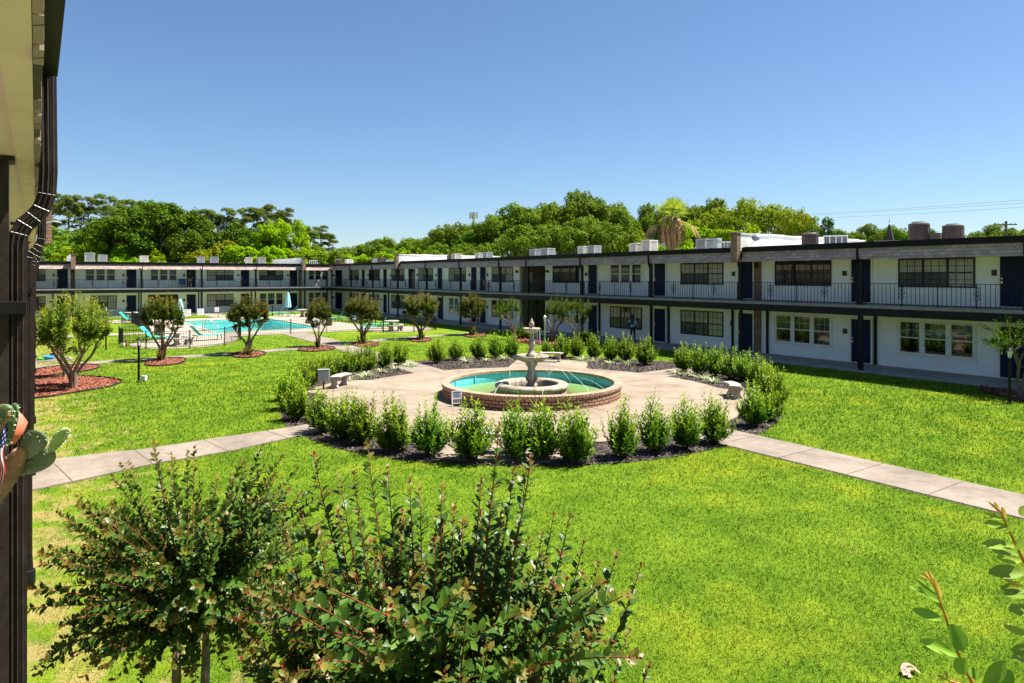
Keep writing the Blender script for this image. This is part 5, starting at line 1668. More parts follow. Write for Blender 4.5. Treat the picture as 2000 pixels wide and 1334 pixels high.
zt = EYE + (540-432) * d / F
b = MB(); b.tube([(0,0,0),(0,0,zt)], [.2,.15], 8); b.build("pole", M['bark'], up)
b = MB(); b.box((-1.2,-.07,zt-.5),(1.4,.07,zt-.36)); b.box((-.9,-.05,zt-3.2),(.9,.05,zt-3.1)); b.build("crossarm", M['bark'], up)
for k in (-1.0,-.4,.6,1.2):
    b = MB(); b.lathe([(.03,zt-.36),(.06,zt-.28),(.03,zt-.2)], (k,0), 8); b.build("insulator", M['galv'], up)
for nm, pts in (("highest", ((1585,418),(1800,405),(2060,386))), ("middle", ((1596,420),(1800,408.5),(2060,393))), ("lowest", ((1620,425),(1800,417),(2060,401)))):
    a0, a1, a2 = (P(x, y, dd) for (x, y), dd in zip(pts, (150, 120, 92)))
    b = MB(); b.tube([a0, a1, a2], .022, 5)
    tag(b.build("power_line", M['grey_metal']), f"{nm} of the three thin power lines across the sky", "power line", "power lines")

# ================================================================ lamp posts and small lawn things
def lamp_post(px, py, yt, label, m='black', bar=None):
    g = G(px, py); d = depth(g.x, g.y); H = (py - yt) * d / F
    r = empty("lamp_post", g, -TH, label, "lamp post")
    b = MB(); b.tube([(0,0,0),(0,0,H-.32)], .042, 12); b.lathe([(.07,0),(.07,.05),(.045,.08)], (0,0), 12); b.build("pole", M[m], r, smooth=False)
    b = MB(); b.lathe([(.03,H-.34),(.06,H-.32),(.06,H-.29),(.05,H-.28)], (0,0), 12); b.lathe([(.10,H-.06),(.105,H-.05),(.06,H-.0),(.02,H+.03),(.012,H+.06),(0,H+.07)], (0,0), 8)
    for k in range(6):
        a = k*math.pi/3; b.tube([(.055*math.cos(a), .055*math.sin(a), H-.29), (.095*math.cos(a), .095*math.sin(a), H-.06)], .006, 4)
    b.build("lantern_frame", M[m], r)
    b = MB(); b.lathe([(.045,H-.285),(.085,H-.065)], (0,0), 6); b.build("glass", M['white'], r)
    if bar:
        b = MB(); b.tube([(-.22,0,H*bar),(.28,0,H*bar+.02)], .012, 6); b.build("ladder_bar", M[m], r)
lamp_post(271, 747, 661, "black lantern lamp post with small crossbar on the lawn by the red mulch", bar=.66)
lamp_post(207, 683, 598, "black lamp post half hidden by the broad yellow-green tree")
lamp_post(1972, 789, 682, "black lantern lamp post in front of the last navy door")
lamp_post(1064, 682, 617, "pale grey lamp post with crossbar behind the fountain", 'galv', .52)
def floodlight(px, py, label):
    g = G(px, py)
    r = empty("floodlight", g, -TH, label, "garden light")
    b = MB(); b.box((-.02,-.02,0),(.02,.02,.12)); b.build("stake", M['black'], r)
    b = MB(); b.box((-.09,-.08,.08),(.09,.08,.24)); b.box((-.1,-.09,.22),(.1,-.07,.25)); b.build("housing", M['white'], r)
floodlight(281, 746, "white floodlight low on the grass beside the black lamp post")
floodlight(240, 678, "white floodlight on the grass beside the pool fence corner")
g = G(247, 677); wb = empty("junction_box", g, -TH, "short brown wooden stake box by the pool fence corner", "box")
b = MB(); b.box((-.05,-.05,0),(.05,.05,.36)); b.box((-.07,-.07,.36),(.07,.07,.39)); b.build("stake", M['wood'], wb)
# toys on a timber frame beside the path
g = G(92, 706); sb = empty("sandbox", g, R(8), "low grey timber sandbox frame on the lawn by the near wing", "sandbox")
b = MB()
for a, c in (((-1.0,-.5,0),(1.0,-.42,.12)), ((-1.0,.42,0),(1.0,.5,.12)), ((-1.0,-.42,0),(-.92,.42,.12)), ((.92,-.42,0),(1.0,.42,.12))): b.box(a, c)
b.build("frame", M['stone'], sb)
def bowl(px, py, r_, m, label, z=.03):
    g = G(px, py, z); bb = MB(); bb.lathe([(0,0),(r_*.6,0),(r_,r_*.75),(r_*.93,r_*.75),(r_*.55,.03),(0,.03)], (0,0), 20)
    o = bb.build("toy_bowl", M[m], None, (0,0,0), True); o.location = g; tag(o, label, "bowl")
bowl(82, 704, .17, 'green_plastic', "green plastic toy bowl in the sandbox")
bowl(95, 703, .26, 'blue_plastic', "blue plastic toy bowl in the sandbox")
g = G(105, 701, .02); b = MB(); b.lathe([(0,0),(.12,0),(.17,.32),(.15,.32),(.1,.03),(0,.03)], (0,0), 16); o = b.build("flower_pot", M['terracotta']); o.location = g; tag(o, "terracotta pot standing beside the sandbox", "pot")

# ================================================================ pool side
def lounger_proto(flat=False):
    r = empty("sun_lounger")
    b = MB()
    for y in (-.30, .30):
        b.tube([(-.55,y,.34),(0,y,.35),(1.25,y,.34)], .022, 6)
        if flat: b.tube([(-.55,y,.34),(-1.0,y,.36)], .02, 6)
        else: b.tube([(-.10,y,.36),(-.35,y,.55),(-.72,y,.98)], .02, 6)
    for x in (-.5, 1.2): b.tube([(x,-.3,.335),(x,.3,.335)], .018, 6)
    b.build("frame", M['teal'], r)
    for x in (-.45, 1.05):
        for y in (-.28, .28):
            b = MB(); b.tube([(x,y,.33),(x + (.06 if x > 0 else -.08),y,.0)], [.026,.02], 6); b.build("leg", M['bronze'], r)
    b = MB(); b.box((-.08,-.29,.355),(1.24,.29,.368)); b.build("seat_sling", M['teal'], r)
    b = MB()
    if flat: b.box((-1.0,-.29,.36),(-.09,.29,.373))
    else:
        vs = [(-.08,-.29,.37),(-.08,.29,.37),(-.35,.29,.565),(-.35,-.29,.565),(-.73,.29,.99),(-.73,-.29,.99)]
        vs2 = [(x-.008,y,z-.012) for x,y,z in vs]
        b.add(vs+vs2, [(0,1,2,3),(3,2,4,5),(9,8,7,6),(11,10,8,9),(5,4,10,11),(0,3,9,6),(3,5,11,9),(1,7,8,2),(2,8,10,4),(0,6,7,1)])
    b.build("back_sling", M['teal'], r)
    return r
lp = {False: lounger_proto(), True: lounger_proto(True)}; lu = {}
for px, py, rz, flat, label in (
    (252,631,-25,False,"teal lounger with raised back beside the round white table at the pool's far end"), (272,622,165,False,"teal lounger behind the round white table, back towards the far wing"),
    (288,622,-30,True,"flat teal lounger just past the dark open pool gate"), (300,668,-28,False,"teal lounger at the stone table nearest the lawn, seen end on"),
    (396,665,12,False,"teal lounger with its raised back to the viewer inside the fence corner"), (541,617,158,False,"teal lounger by the closed umbrella, further from the wing corner"),
    (566,617,158,False,"teal lounger by the closed umbrella, nearer the wing corner"), (657,628,152,False,"single raised teal lounger between pool and long wing"),
    (677,628,150,True,"flat teal lounger beside the single raised one"), (735,646,150,False,"raised teal lounger at the pool corner nearest the picnic table, front of two"),
    (746,641,150,True,"flatter teal lounger behind the raised one at the pool corner")):
    g = G(px, py, .03); o = copy_tree(lp[flat]) if flat in lu else lp[flat]; lu[flat] = 1
    o.location = (g.x, g.y, .028); o.rotation_euler.z = R(rz); tag(o, label, "lounger", "teal pool loungers")
def table_proto():
    r = empty("picnic_table")
    b = MB(); b.lathe([(0,.70),(.58,.70),(.60,.72),(.60,.76),(.58,.78),(0,.78)], (0,0), 32); b.build("top", M['stone'], r)
    b = MB(); b.lathe([(.26,0),(.26,.06),(.17,.12),(.14,.40),(.17,.62),(.26,.70)], (0,0), 20); b.build("pedestal", M['stone'], r, smooth=True)
    return r
tpr = table_proto(); first = True
for px, py, where in ((345,674,"inside the fence corner nearest the lawn"), (764,646,"by the two loungers at the pool corner facing the long wing"), (256,626,"at the pool's far end beside the open gate"), (590,619,"beyond the loungers by the closed umbrella")):
    g = G(px, py, .03); o = tpr if first else copy_tree(tpr); first = False
    o.location = (g.x, g.y, .028); tag(o, "round cast stone table " + where, "table", "stone tables round the pool")
fb = True
bpool = empty("table_bench")
b = MB()
arcp = [(.98*math.cos(R(a)), .98*math.sin(R(a))) for a in range(-38, 39, 8)] + [(.66*math.cos(R(a)), .66*math.sin(R(a))) for a in range(38, -39, -8)]
b.prism(arcp, .40, .47); b.build("seat", M['stone'], bpool)
for a in (-22, 22):
    b = MB(); c, s = math.cos(R(a))*.82, math.sin(R(a))*.82
    b.lathe([(.12,0),(.12,.05),(.09,.1),(.09,.32),(.13,.40)], (c, s), 12); b.build("leg", M['stone'], bpool)
for px, py, a, label in ((345,674,-75,"curved stone bench at the fence corner table, side towards the lawn"), (345,674,20,"curved stone bench at the fence corner table, side towards the pool"),
        (764,646,-95,"curved stone bench at the picnic table by the twin loungers, side towards the lawn"), (764,646,-15,"curved stone bench at the picnic table by the twin loungers, side towards the long wing"),
        (590,619,-60,"curved stone bench at the table beyond the closed umbrella")):
    g = G(px, py, .03); o = bpool if fb else copy_tree(bpool); fb = False
    o.location = (g.x, g.y, .028); o.rotation_euler.z = R(a); tag(o, label, "bench", "curved benches at the pool tables")
g = G(563, 618, .03); um = empty("umbrella", (g.x, g.y, .028), 0, "closed pale aqua pool umbrella on a dark pole", "umbrella")
b = MB(); b.tube([(0,0,0),(0,0,2.5)], .025, 8); b.lathe([(.0,.0),(.25,.0),(.25,.06),(.05,.1)], (0,0), 16); b.build("pole", M['bronze'], um)
b = gadroon([(.02,2.52),(.10,2.35),(.18,1.9),(.24,1.35),(.27,.95),(.22,.93)], 30, (1,2,3,4), .18); b.build("canopy", M['awning'], um)
g = G(352, 640, .03); um = empty("umbrella", (g.x, g.y, .028), 0, "closed aqua umbrella half hidden behind the tree by the lamp post", "umbrella")
b = MB(); b.tube([(0,0,0),(0,0,2.3)], .025, 8); b.lathe([(.0,.0),(.25,.0),(.25,.06),(.05,.1)], (0,0), 16); b.build("pole", M['bronze'], um)
b = gadroon([(.02,2.35),(.10,2.2),(.18,1.8),(.24,1.35),(.25,.75),(.2,.73)], 30, (1,2,3,4), .18); b.build("canopy", M['awning'], um)
for px, py, label in ((644,636,"dark waste bin beside the single raised lounger"),):
    g = G(px, py, .03); r = empty("waste_bin", (g.x, g.y, .028), 0, label, "bin")
    b = MB(); b.lathe([(.0,0),(.20,0),(.24,.55),(.2,.56)], (0,0), 14); b.build("body", M['bronze'], r)
    b = MB(); b.lathe([(.25,.55),(.26,.6),(.15,.66),(0,.67)], (0,0), 14); b.build("lid", M['bronze'], r)
g = G(691, 629, .03); r = empty("water_cooler", (g.x, g.y, .028), 0, "white cooler box near the flat lounger", "cooler")
b = MB(); b.box((-.25,-.18,0),(.25,.18,.5)); b.build("body", M['white'], r); b = MB(); b.box((-.27,-.2,.5),(.27,.2,.58)); b.build("lid", M['blue_plastic'], r)

# pool fence
fn = empty("pool_fence", (DX0, DY0, 0), 0, "black iron picket fence round the pale pool deck", "fence")
fo = fn.location
FPTS = [(4.15,46.2),(5.1,43.8),(7.2,42.7),(9.3,43.7),(10.8,46.2),(11.4,49.4),(15.0,49.45),(20.3,49.45),(21.0,46.8),(23.0,45.8),(25.3,46.6),(26.2,49.2),(25.2,51.9),(22.9,52.6),(22.8,69.2),(25.3,71.0),(24.9,73.8),(22.8,75.1),(20.6,74.4),(20.2,72.75),(9.5,72.75),(9.0,73.8),(7,74.8),(4.4,73.8),(4.0,71.2),(6.9,69.0),(6.9,58.0)]
FPTS2 = [(6.9,54.6),(6.9,50.0),(4.15,48.4),(4.15,46.2)]
def pickets(A, B, hgt=1.02, root=fn, o=fo, name="fence_panel", sp=.125):
    A, B = Vector(A), Vector(B); L = (B - A).length; n = max(2, int(L / sp)); t = (B - A) / L
    bb = MB(); rot = Matrix.Translation((A.x, A.y, 0)) @ Matrix.Rotation(math.atan2(t.y, t.x), 4, 'Z')
    bb.box((0,-.010,hgt-.022),(L,.010,hgt), 0, rot); bb.box((0,-.012,.10),(L,.012,.125), 0, rot)
    for k in range(n): x = (k + .5) * L / n; bb.box((x-.006,-.006,.05),(x+.006,.006,hgt+.02), 0, rot)
    bb.build(name, M['blackrail'], root, o)
def fpost(x, y, w_=.045, hgt=1.08):
    bb = MB(); bb.box((x-w_/2,y-w_/2,0),(x+w_/2,y+w_/2,hgt)); bb.box((x-w_*.7,y-w_*.7,hgt),(x+w_*.7,y+w_*.7,hgt+.02)); bb.build("fence_post", M['blackrail'], fn, fo)
npost = 0
for PT in (FPTS, FPTS2):
    for i in range(len(PT) - 1):
        A, B = Vector(PT[i]), Vector(PT[i+1]); L = (B - A).length; k = max(1, round(L / 2.6))
        if L < 1: continue
        for j in range(k):
            pickets(A.lerp(B, j/k), A.lerp(B, (j+1)/k)); q = A.lerp(B, j/k)
            if npost < 95: fpost(q.x, q.y, .05 if j == 0 else .035); npost += 1
gt = empty("pool_gate", (6.9, 57.9, 0), 0, "dark mesh pool gate standing open beside the deck", "gate")
pickets((6.9, 57.9), (5.2, 59.0), 1.35, gt, gt.location, "gate_panel", .055)
def board(x, y, z, w_, h_, label, col='white', red=False):
    r = empty("sign", (x, y, z), 0, label, "sign")
    bb = MB(); bb.box((-w_/2,-.015,-h_/2),(w_/2,.015,h_/2)); bb.build("panel", M[col], r)
    bb = MB()
    for k in range(4):
        if red and k == 1: continue
        bb.box((-w_*.38,-.02,h_*.32 - k*h_*.2),(w_*(.36 - .15*(k % 2)),-.0155,h_*.37 - k*h_*.2))
    bb.build("writing", M['red' if red else 'grey_metal'], r)
for px, py, w_, h_, label, red in ((364.5,611,.78,.66,"white notice board on the pool fence before a navy ground-floor door",False), (392,609,.62,.64,"plain white board on the pool fence beside the other notice board",False), (423.5,604.5,.40,.44,"small red-lettered sign on the back pool fence",True)):
    X = onY(px, 72.68); z = EYE - (py - 540) * depth(X, 72.68) / F
    board(X, 72.70, z, w_, h_, label, 'white', red)
for px, m, nm in ((848, 'red', "dark pink poster above the white wall box by a navy door"), (845, 'white', "pale poster with pink print on the ground-floor wall")):
    pass
for i, (px, py, w_, h_, c, label) in enumerate(((849,604.5,.32,.28,'red',"dark red poster on the white ground-floor wall, uppermost of two"), (845.5,613,.34,.42,'skinlight',"pink printed poster on the white ground-floor wall, under the dark red one"))):
    Y = onX(px, XR); z = EYE - (py - 540) * depth(XR, Y) / F
    bb = MB(); bb.box((XR-.02,Y-w_,z-h_),(XR-.001,Y+w_,z+h_)); tag(bb.build("poster", M[c]), label, "poster")

# ================================================================ balcony furniture and people
X = onY(357, YF - 1.3); cc = empty("camp_chair", (X, YF - 1.2, ZB), 0, "blue folding camp chair on the far wing balcony", "chair")
b = MB(); b.add([(-.28,.22,.42),(.28,.22,.42),(.30,.36,.98),(-.30,.36,.98),(-.28,.24,.41),(.28,.24,.41),(.30,.38,.97),(-.30,.38,.97)], [(0,1,2,3),(7,6,5,4),(0,4,5,1),(2,6,7,3),(1,5,6,2),(3,7,4,0)]); b.build("backrest", M['bluefabric'], cc)
b = MB(); b.box((-.28,-.24,.38),(.28,.23,.41)); b.build("seat", M['bluefabric'], cc)
for s in (-1, 1):
    b = MB(); b.box((s*.27-.05,-.3,.60),(s*.34+.05 if s > 0 else s*.34-.0,.3,.62)); b.build("armrest", M['bluefabric'], cc)
for p0, p1 in (((-.28,-.24,.0),(.28,-.24,.4)), ((.28,-.24,.0),(-.28,-.24,.4)), ((-.28,.24,0),(.28,.24,.4)), ((.28,.24,0),(-.28,.24,.4)), ((-.31,.34,0),(-.31,.38,.98)), ((.31,.34,0),(.31,.38,.98))):
    b = MB(); b.tube([p0, p1], .013, 6); b.build("leg", M['black'], cc)
Y = onX(950, XR - 1.2); wc = empty("wooden_chair", (XR - 1.1, Y, ZB), R(90), "warm wooden armchair on the long wing balcony near twin navy doors", "chair")
b = MB(); b.box((-.27,-.26,.40),(.27,.26,.44)); b.build("seat", M['wood'], wc)
b = MB(); b.box((-.27,.23,.82),(.27,.26,.90)); b.box((-.27,.23,.56),(.27,.255,.61))
for k in range(5): b.box((-.22+k*.1,.235,.61),(-.19+k*.1,.25,.82))
b.build("backrest", M['wood'], wc)
for sx in (-.26, .26):
    for sy in (-.25, .245): b = MB(); b.tube([(sx,sy,0),(sx,sy,.92 if sy > 0 else .64)], .022, 6); b.build("leg", M['wood'], wc)
    b = MB(); b.box((sx-.03,-.28,.64),(sx+.03,.25,.665)); b.build("armrest", M['wood'], wc)

def skin_body(name, J, E, mats, region, parent=None, sub=1):
    names = list(J)
    me = bpy.data.meshes.new(name)
    me.from_pydata([J[n][0] for n in names], [(names.index(a), names.index(c)) for a, c in E], [])
    o = bpy.data.objects.new(name, me); COL.objects.link(o)
    md = o.modifiers.new("s", 'SKIN'); md.use_smooth_shade = True
    for i, n in enumerate(names):
        r = J[n][1]; me.skin_vertices[0].data[i].radius = (r if isinstance(r, tuple) else (r, r))
    me.skin_vertices[0].data[0].use_root = True
    o.modifiers.new("u", 'SUBSURF').levels = sub
    dg = bpy.context.evaluated_depsgraph_get()
    m2 = bpy.data.meshes.new_from_object(o.evaluated_get(dg))
    bpy.data.objects.remove(o)
    for m in mats: m2.materials.append(m)
    for p in m2.polygons: p.material_index = region(p.center); p.use_smooth = True
    q = bpy.data.objects.new(name, m2); COL.objects.link(q)
    if parent: q.parent = parent
    return q
def fingers(J, E, wrist, palm, tag_, d, side):
    """five short unequal fingers and a thumb-side finger off the palm"""
    d = Vector(d).normalized(); side = Vector(side).normalized()
    p = Vector(J[palm][0])
    for k, (off, ln) in enumerate(((-.030,.060),(-.010,.075),(.012,.078),(.032,.068))):
        a = p + d * .035 + side * off; c = a + d * ln * .55 - Vector((0,0,.006)); e = c + d * ln * .45 - Vector((0,0,.016))
        for nm, q in ((f"{tag_}{k}a", a), (f"{tag_}{k}b", c), (f"{tag_}{k}c", e)): J[nm] = (tuple(q), .0085)
        E += [(palm, f"{tag_}{k}a"), (f"{tag_}{k}a", f"{tag_}{k}b"), (f"{tag_}{k}b", f"{tag_}{k}c")]
    a = p - side * .045; c = a - side * .02 + d * .035
    J[f"{tag_}ta"] = (tuple(a), .010); J[f"{tag_}tb"] = (tuple(c), .0085)
    E += [(palm, f"{tag_}ta"), (f"{tag_}ta", f"{tag_}tb")]
# person at the window (back to the viewer), facing +y locally
def head_parts(root, z, hairlong, hm, sk, face=1):
    b = MB()
    b.lathe([(0,z-.115),(.045,z-.105),(.065,z-.06),(.075,z),(.078,z+.04),(.06,z+.09),(.03,z+.112),(0,z+.118)], (0,0), 18)
    b.v = [(x*.95, y*1.12, zz) for x, y, zz in b.v]
    b.box((-.012,.075,z-.03),(.012,.105,z+.01))
    for s in (-1,1): b.box((s*.072,-.015,z-.03),(s*.088,.015,z+.025)); b.box((s*.018,.074,z+.008),(s*.042,.084,z+.02), 1)
    b.box((-.022,.070,z-.062),(.022,.082,z-.052), 1)
    b.build("head", [M[sk], M['hair']], root, smooth=True)
    b = MB()
    b.lathe([(.085,z-.02),(.09,z+.04),(.075,z+.10),(.04,z+.125),(0,z+.13)], (0,-.012), 18)
    if hairlong:
        vs = []; n = 10; rows = 9
        for i in range(rows):
            t = i/(rows-1); zz = z + .06 - t*.58; wd = .095 + .03*math.sin(t*3) - .03*t
            for j in range(n):
                a = 2*math.pi*j/n; vs.append((wd*math.cos(a), -.075 - .05*min(1,t*2) + .045*math.sin(a)*(1-.3*t), zz))
        b.add(vs, [(i*n+j, i*n+(j+1)%n, (i+1)*n+(j+1)%n, (i+1)*n+j) for i in range(rows-1) for j in range(n)] + [tuple((rows-1)*n+j for j in range(n))])
    b.build("hair", M['hair'], root, smooth=True)
Y = onX(1236, XR - 1.2)
p1 = empty("person", (XR - 1.2, Y, ZS), R(-90 + 25), "person with long dark hair in a light blue top facing the ground-floor window", "person")
J = {'pelvis': ((0,0,.86),(.135,.10)), 'waist': ((0,0,1.02),(.125,.09)), 'chest': ((0,0,1.24),(.16,.10)), 'neck': ((0,.0,1.40),.055), 'neck2': ((0,.015,1.47),.045),
     'sL': ((-.17,0,1.33),.065), 'eL': ((-.36,.10,1.18),.047), 'wL': ((-.26,.26,1.34),.033), 'pL': ((-.23,.30,1.40),.030),
     'sR': ((.17,0,1.33),.065), 'eR': ((.25,.02,1.07),.047), 'wR': ((.24,.20,.96),.033), 'pR': ((.235,.26,.94),.030),
     'hL': ((-.09,0,.80),.095), 'kL': ((-.10,.02,.46),.062), 'aL': ((-.10,-.01,.09),.04), 'tL': ((-.11,.13,.035),.035),
     'hR': ((.09,0,.80),.095), 'kR': ((.10,.03,.46),.062), 'aR': ((.11,0,.09),.04), 'tR': ((.12,.14,.035),.035)}
E = [('pelvis','waist'),('waist','chest'),('chest','neck'),('neck','neck2'),('chest','sL'),('sL','eL'),('eL','wL'),('wL','pL'),('chest','sR'),('sR','eR'),('eR','wR'),('wR','pR'),
     ('pelvis','hL'),('hL','kL'),('kL','aL'),('aL','tL'),('pelvis','hR'),('hR','kR'),('kR','aR'),('aR','tR')]
fingers(J, E, 'wL', 'pL', 'l', (.2,.4,.8), (1,0,-.2)); fingers(J, E, 'wR', 'pR', 'r', (0,1,-.3), (1,0,0))
def reg(c):
    if c.z < .08: return 2
    if c.z < .90 and abs(c.x) < .2 and abs(c.y) < .17: return 1
    if c.z > 1.385 and abs(c.x) < .1: return 3
    if c.y > .235: return 3
    return 0
skin_body("body", J, E, [M['shirtblue'], M['jeans'], M['black'], M['skin']], reg, p1)
head_parts(p1, 1.575, True, 'hair', 'skin')
X = onY(371, YF - .9)
p2 = empty("person", (X, YF - .8, ZB), R(8), "person in black shirt and khaki shorts at a navy door on the far balcony", "person")
J = {'pelvis': ((0,0,.93),(.15,.11)), 'waist': ((0,0,1.10),(.145,.10)), 'chest': ((0,.02,1.34),(.18,.115)), 'neck': ((0,.03,1.52),.06), 'neck2': ((0,.045,1.58),.05),
     'sL': ((-.20,.02,1.44),.07), 'eL': ((-.27,.06,1.15),.05), 'wL': ((-.18,.28,1.10),.036), 'pL': ((-.14,.34,1.12),.032),
     'sR': ((.20,.02,1.44),.07), 'eR': ((.28,.02,1.15),.05), 'wR': ((.27,.14,.92),.036), 'pR': ((.265,.18,.84),.032),
     'hL': ((-.10,0,.86),.105), 'kL': ((-.12,.02,.50),.066), 'aL': ((-.12,-.01,.10),.043), 'tL': ((-.13,.15,.04),.04),
     'hR': ((.10,0,.86),.105), 'kR': ((.14,.03,.50),.066), 'aR': ((.16,0,.10),.043), 'tR': ((.18,.15,.04),.04)}
E = [('pelvis','waist'),('waist','chest'),('chest','neck'),('neck','neck2'),('chest','sL'),('sL','eL'),('eL','wL'),('wL','pL'),('chest','sR'),('sR','eR'),('eR','wR'),('wR','pR'),
     ('pelvis','hL'),('hL','kL'),('kL','aL'),('aL','tL'),('pelvis','hR'),('hR','kR'),('kR','aR'),('aR','tR')]
fingers(J, E, 'wL', 'pL', 'l', (.3,1,.1), (1,0,0)); fingers(J, E, 'wR', 'pR', 'r', (0,.2,-1), (0,1,0))
def reg2(c):
    if c.z < .33 and c.z > .07: return 4
    if c.z <= .07: return 4
    if c.z < .52: return 3
    if c.z < 1.0 and abs(c.x) < .235: return 1
    if c.z > 1.50 and abs(c.x) < .1: return 3
    if c.z < 1.2 and (abs(c.x) > .215 or c.y > .13): return 3
    return 0
skin_body("body", J, E, [M['tee'], M['khaki'], M['black'], M['skinlight'], M['sock']], reg2, p2)
head_parts(p2, 1.69, False, 'hair', 'skinlight')

# ================================================================ cactus, pot and flag on the near balcony
dc = 2.3
cr_loc = P(20, 900, dc)
ca = empty("prickly_pear", cr_loc, 0, "prickly pear cactus with thick pads spilling from a coral pot", "cactus")
camr = Vector((RX, RY, 0)); camf = Vector((FX, FY, 0)); camu = Vector((0, 0, 1))
def pad(b0, t0, wpx, thick, m, yaw=0.0, name="pad", dd=0.0):
    B, T_ = P(*b0, dc + dd), P(*t0, dc + dd - .02)
    U = (T_ - B); L = U.length; U.normalize()
    Nn = (-camf * math.cos(yaw) + camr * math.sin(yaw)); Nn = (Nn - U * Nn.dot(U)).normalized(); S = U.cross(Nn)
    w_ = wpx * dc / F
    bb = MB(); n, k = 20, 14; vs = []
    for i in range(k + 1):
        th = math.pi * i / k; u = (1 - math.cos(th)) / 2; r = math.sin(th) ** .85 * (.66 + .50 * u)
        for j in range(n):
            a = 2*math.pi*j/n
            vs.append(B + U * (u * L) + S * (w_/2 * r * math.cos(a)) + Nn * (thick/2 * r * math.sin(a)))
    bb.add(vs, [(i*n+j, i*n+(j+1)%n, (i+1)*n+(j+1)%n, (i+1)*n+j) for i in range(k) for j in range(n)])
    o = bb.build(name, M[m], ca, cr_loc, True)
    sp_ = MB(); rr = random.Random(int(b0[0]*7 + t0[1]))
    for q in range(46):
        i = rr.randrange(2, k - 1); j = rr.randrange(n); p = vs[i*n + j]; c = B + U * (p - B).dot(U); nn = (p - c).normalized() + Vector((rr.uniform(-.5,.5), rr.uniform(-.5,.5), rr.uniform(-.5,.5))) * .8
        sp_.tube([p, p + nn.normalized() * .007], [.0012, .0003], 3)
    sp_.build("spines", M['beige_metal'], o, (0, 0, 0)) if False else sp_.build("spines", M['beige_metal'], o, cr_loc)
pad((44,895), (82,844), 46, .022, 'cactus', .3)
pad((36,922), (107,884), 42, .024, 'cactus', -.1, dd=.02)
pad((97,886), (129,836), 30, .016, 'cactusyoung', 1.1, dd=.0)
pad((-8,885), (11,789), 46, .024, 'cactus', .35)
pad((10,876), (31,788), 40, .022, 'cactus', -.5, dd=.05)
pad((-22,1000), (44,874), 40, .045, 'cactusold', .2, "old_stem")
b = MB()
for sgn in (1,):
    c = P(0, 832, dc + .11); ax = (-camr * .75 + camu * .45 - camf * .45).normalized(); q = ax.to_track_quat('Z', 'Y').to_matrix().to_4x4()
    vs = []; n = 36; pr_ = [(.0,-.075),(.04,-.07),(.060,-.04),(.070,.0),(.074,.012),(.069,.014),(.065,.0),(.055,-.035),(.036,-.06),(.0,-.065)]
    for r, z in pr_:
        for j in range(n): a = 2*math.pi*j/n; vs.append(c + (q @ Vector((r*math.cos(a), r*math.sin(a), z))))
    b.add(vs, [(i*n+j, i*n+(j+1)%n, (i+1)*n+(j+1)%n, (i+1)*n+j) for i in range(len(pr_)-1) for j in range(n)])
b.build("pot", M['coral'], ca, cr_loc, True)
b = MB(); b.tube([P(6, 850, dc + .12), P(-10, 870, dc + .25), P(-30, 860, dc + .4)], .006, 6); b.build("hook", M['black'], ca, cr_loc)
fl_loc = P(2, 850, dc - .15)
fg = empty("flag", fl_loc, 0, "small stars and stripes flag on a wooden stick before the cactus pot", "flag")
b = MB(); b.tube([P(-25, 880, dc - .14), P(17, 814, dc - .14)], .0042, 8); b.build("stick", M['wood'], fg, fl_loc)
b = MB(); b.lathe([(0,0),(.006,.004),(.006,.016),(0,.02)], (0,0), 10); o = b.build("stick_tip", M['brass'], fg); o.location = P(17, 814, dc - .14) - fl_loc
V = []; rows, cols = 26, 27
mats_f = [mat("flag_navy", (.015,.025,.11), .8), mat("flag_red", (.50,.025,.03), .8), mat("flag_white", (.78,.77,.74), .8)]
b = MB()
for i in range(rows + 1):
    for j in range(cols + 1):
        u, v = i / rows, j / cols       # u along the hoist (down the stick), v out along the fly
        x = 14 - 44*u*.75 - 8*v + 3.5*math.sin(v*9 + u*4); y = 823 + 62*u*.75 + 118*v
        b.v.append(tuple(P(x, y, dc - .13 + .012*math.sin(u*13 + v*5))))
for i in range(rows):
    for j in range(cols):
        u, v = (i + .5) / rows, (j + .5) / cols
        b.f.append((i*(cols+1)+j, (i+1)*(cols+1)+j, (i+1)*(cols+1)+j+1, i*(cols+1)+j+1))
        if u < 7/13 and v < .42: b.m.append(2 if (i % 3 == 1 and j % 3 == 1) else 0)
        else: b.m.append(1 if (i // 2) % 2 == 0 else 2)
b.build("cloth", mats_f, fg, fl_loc, True)

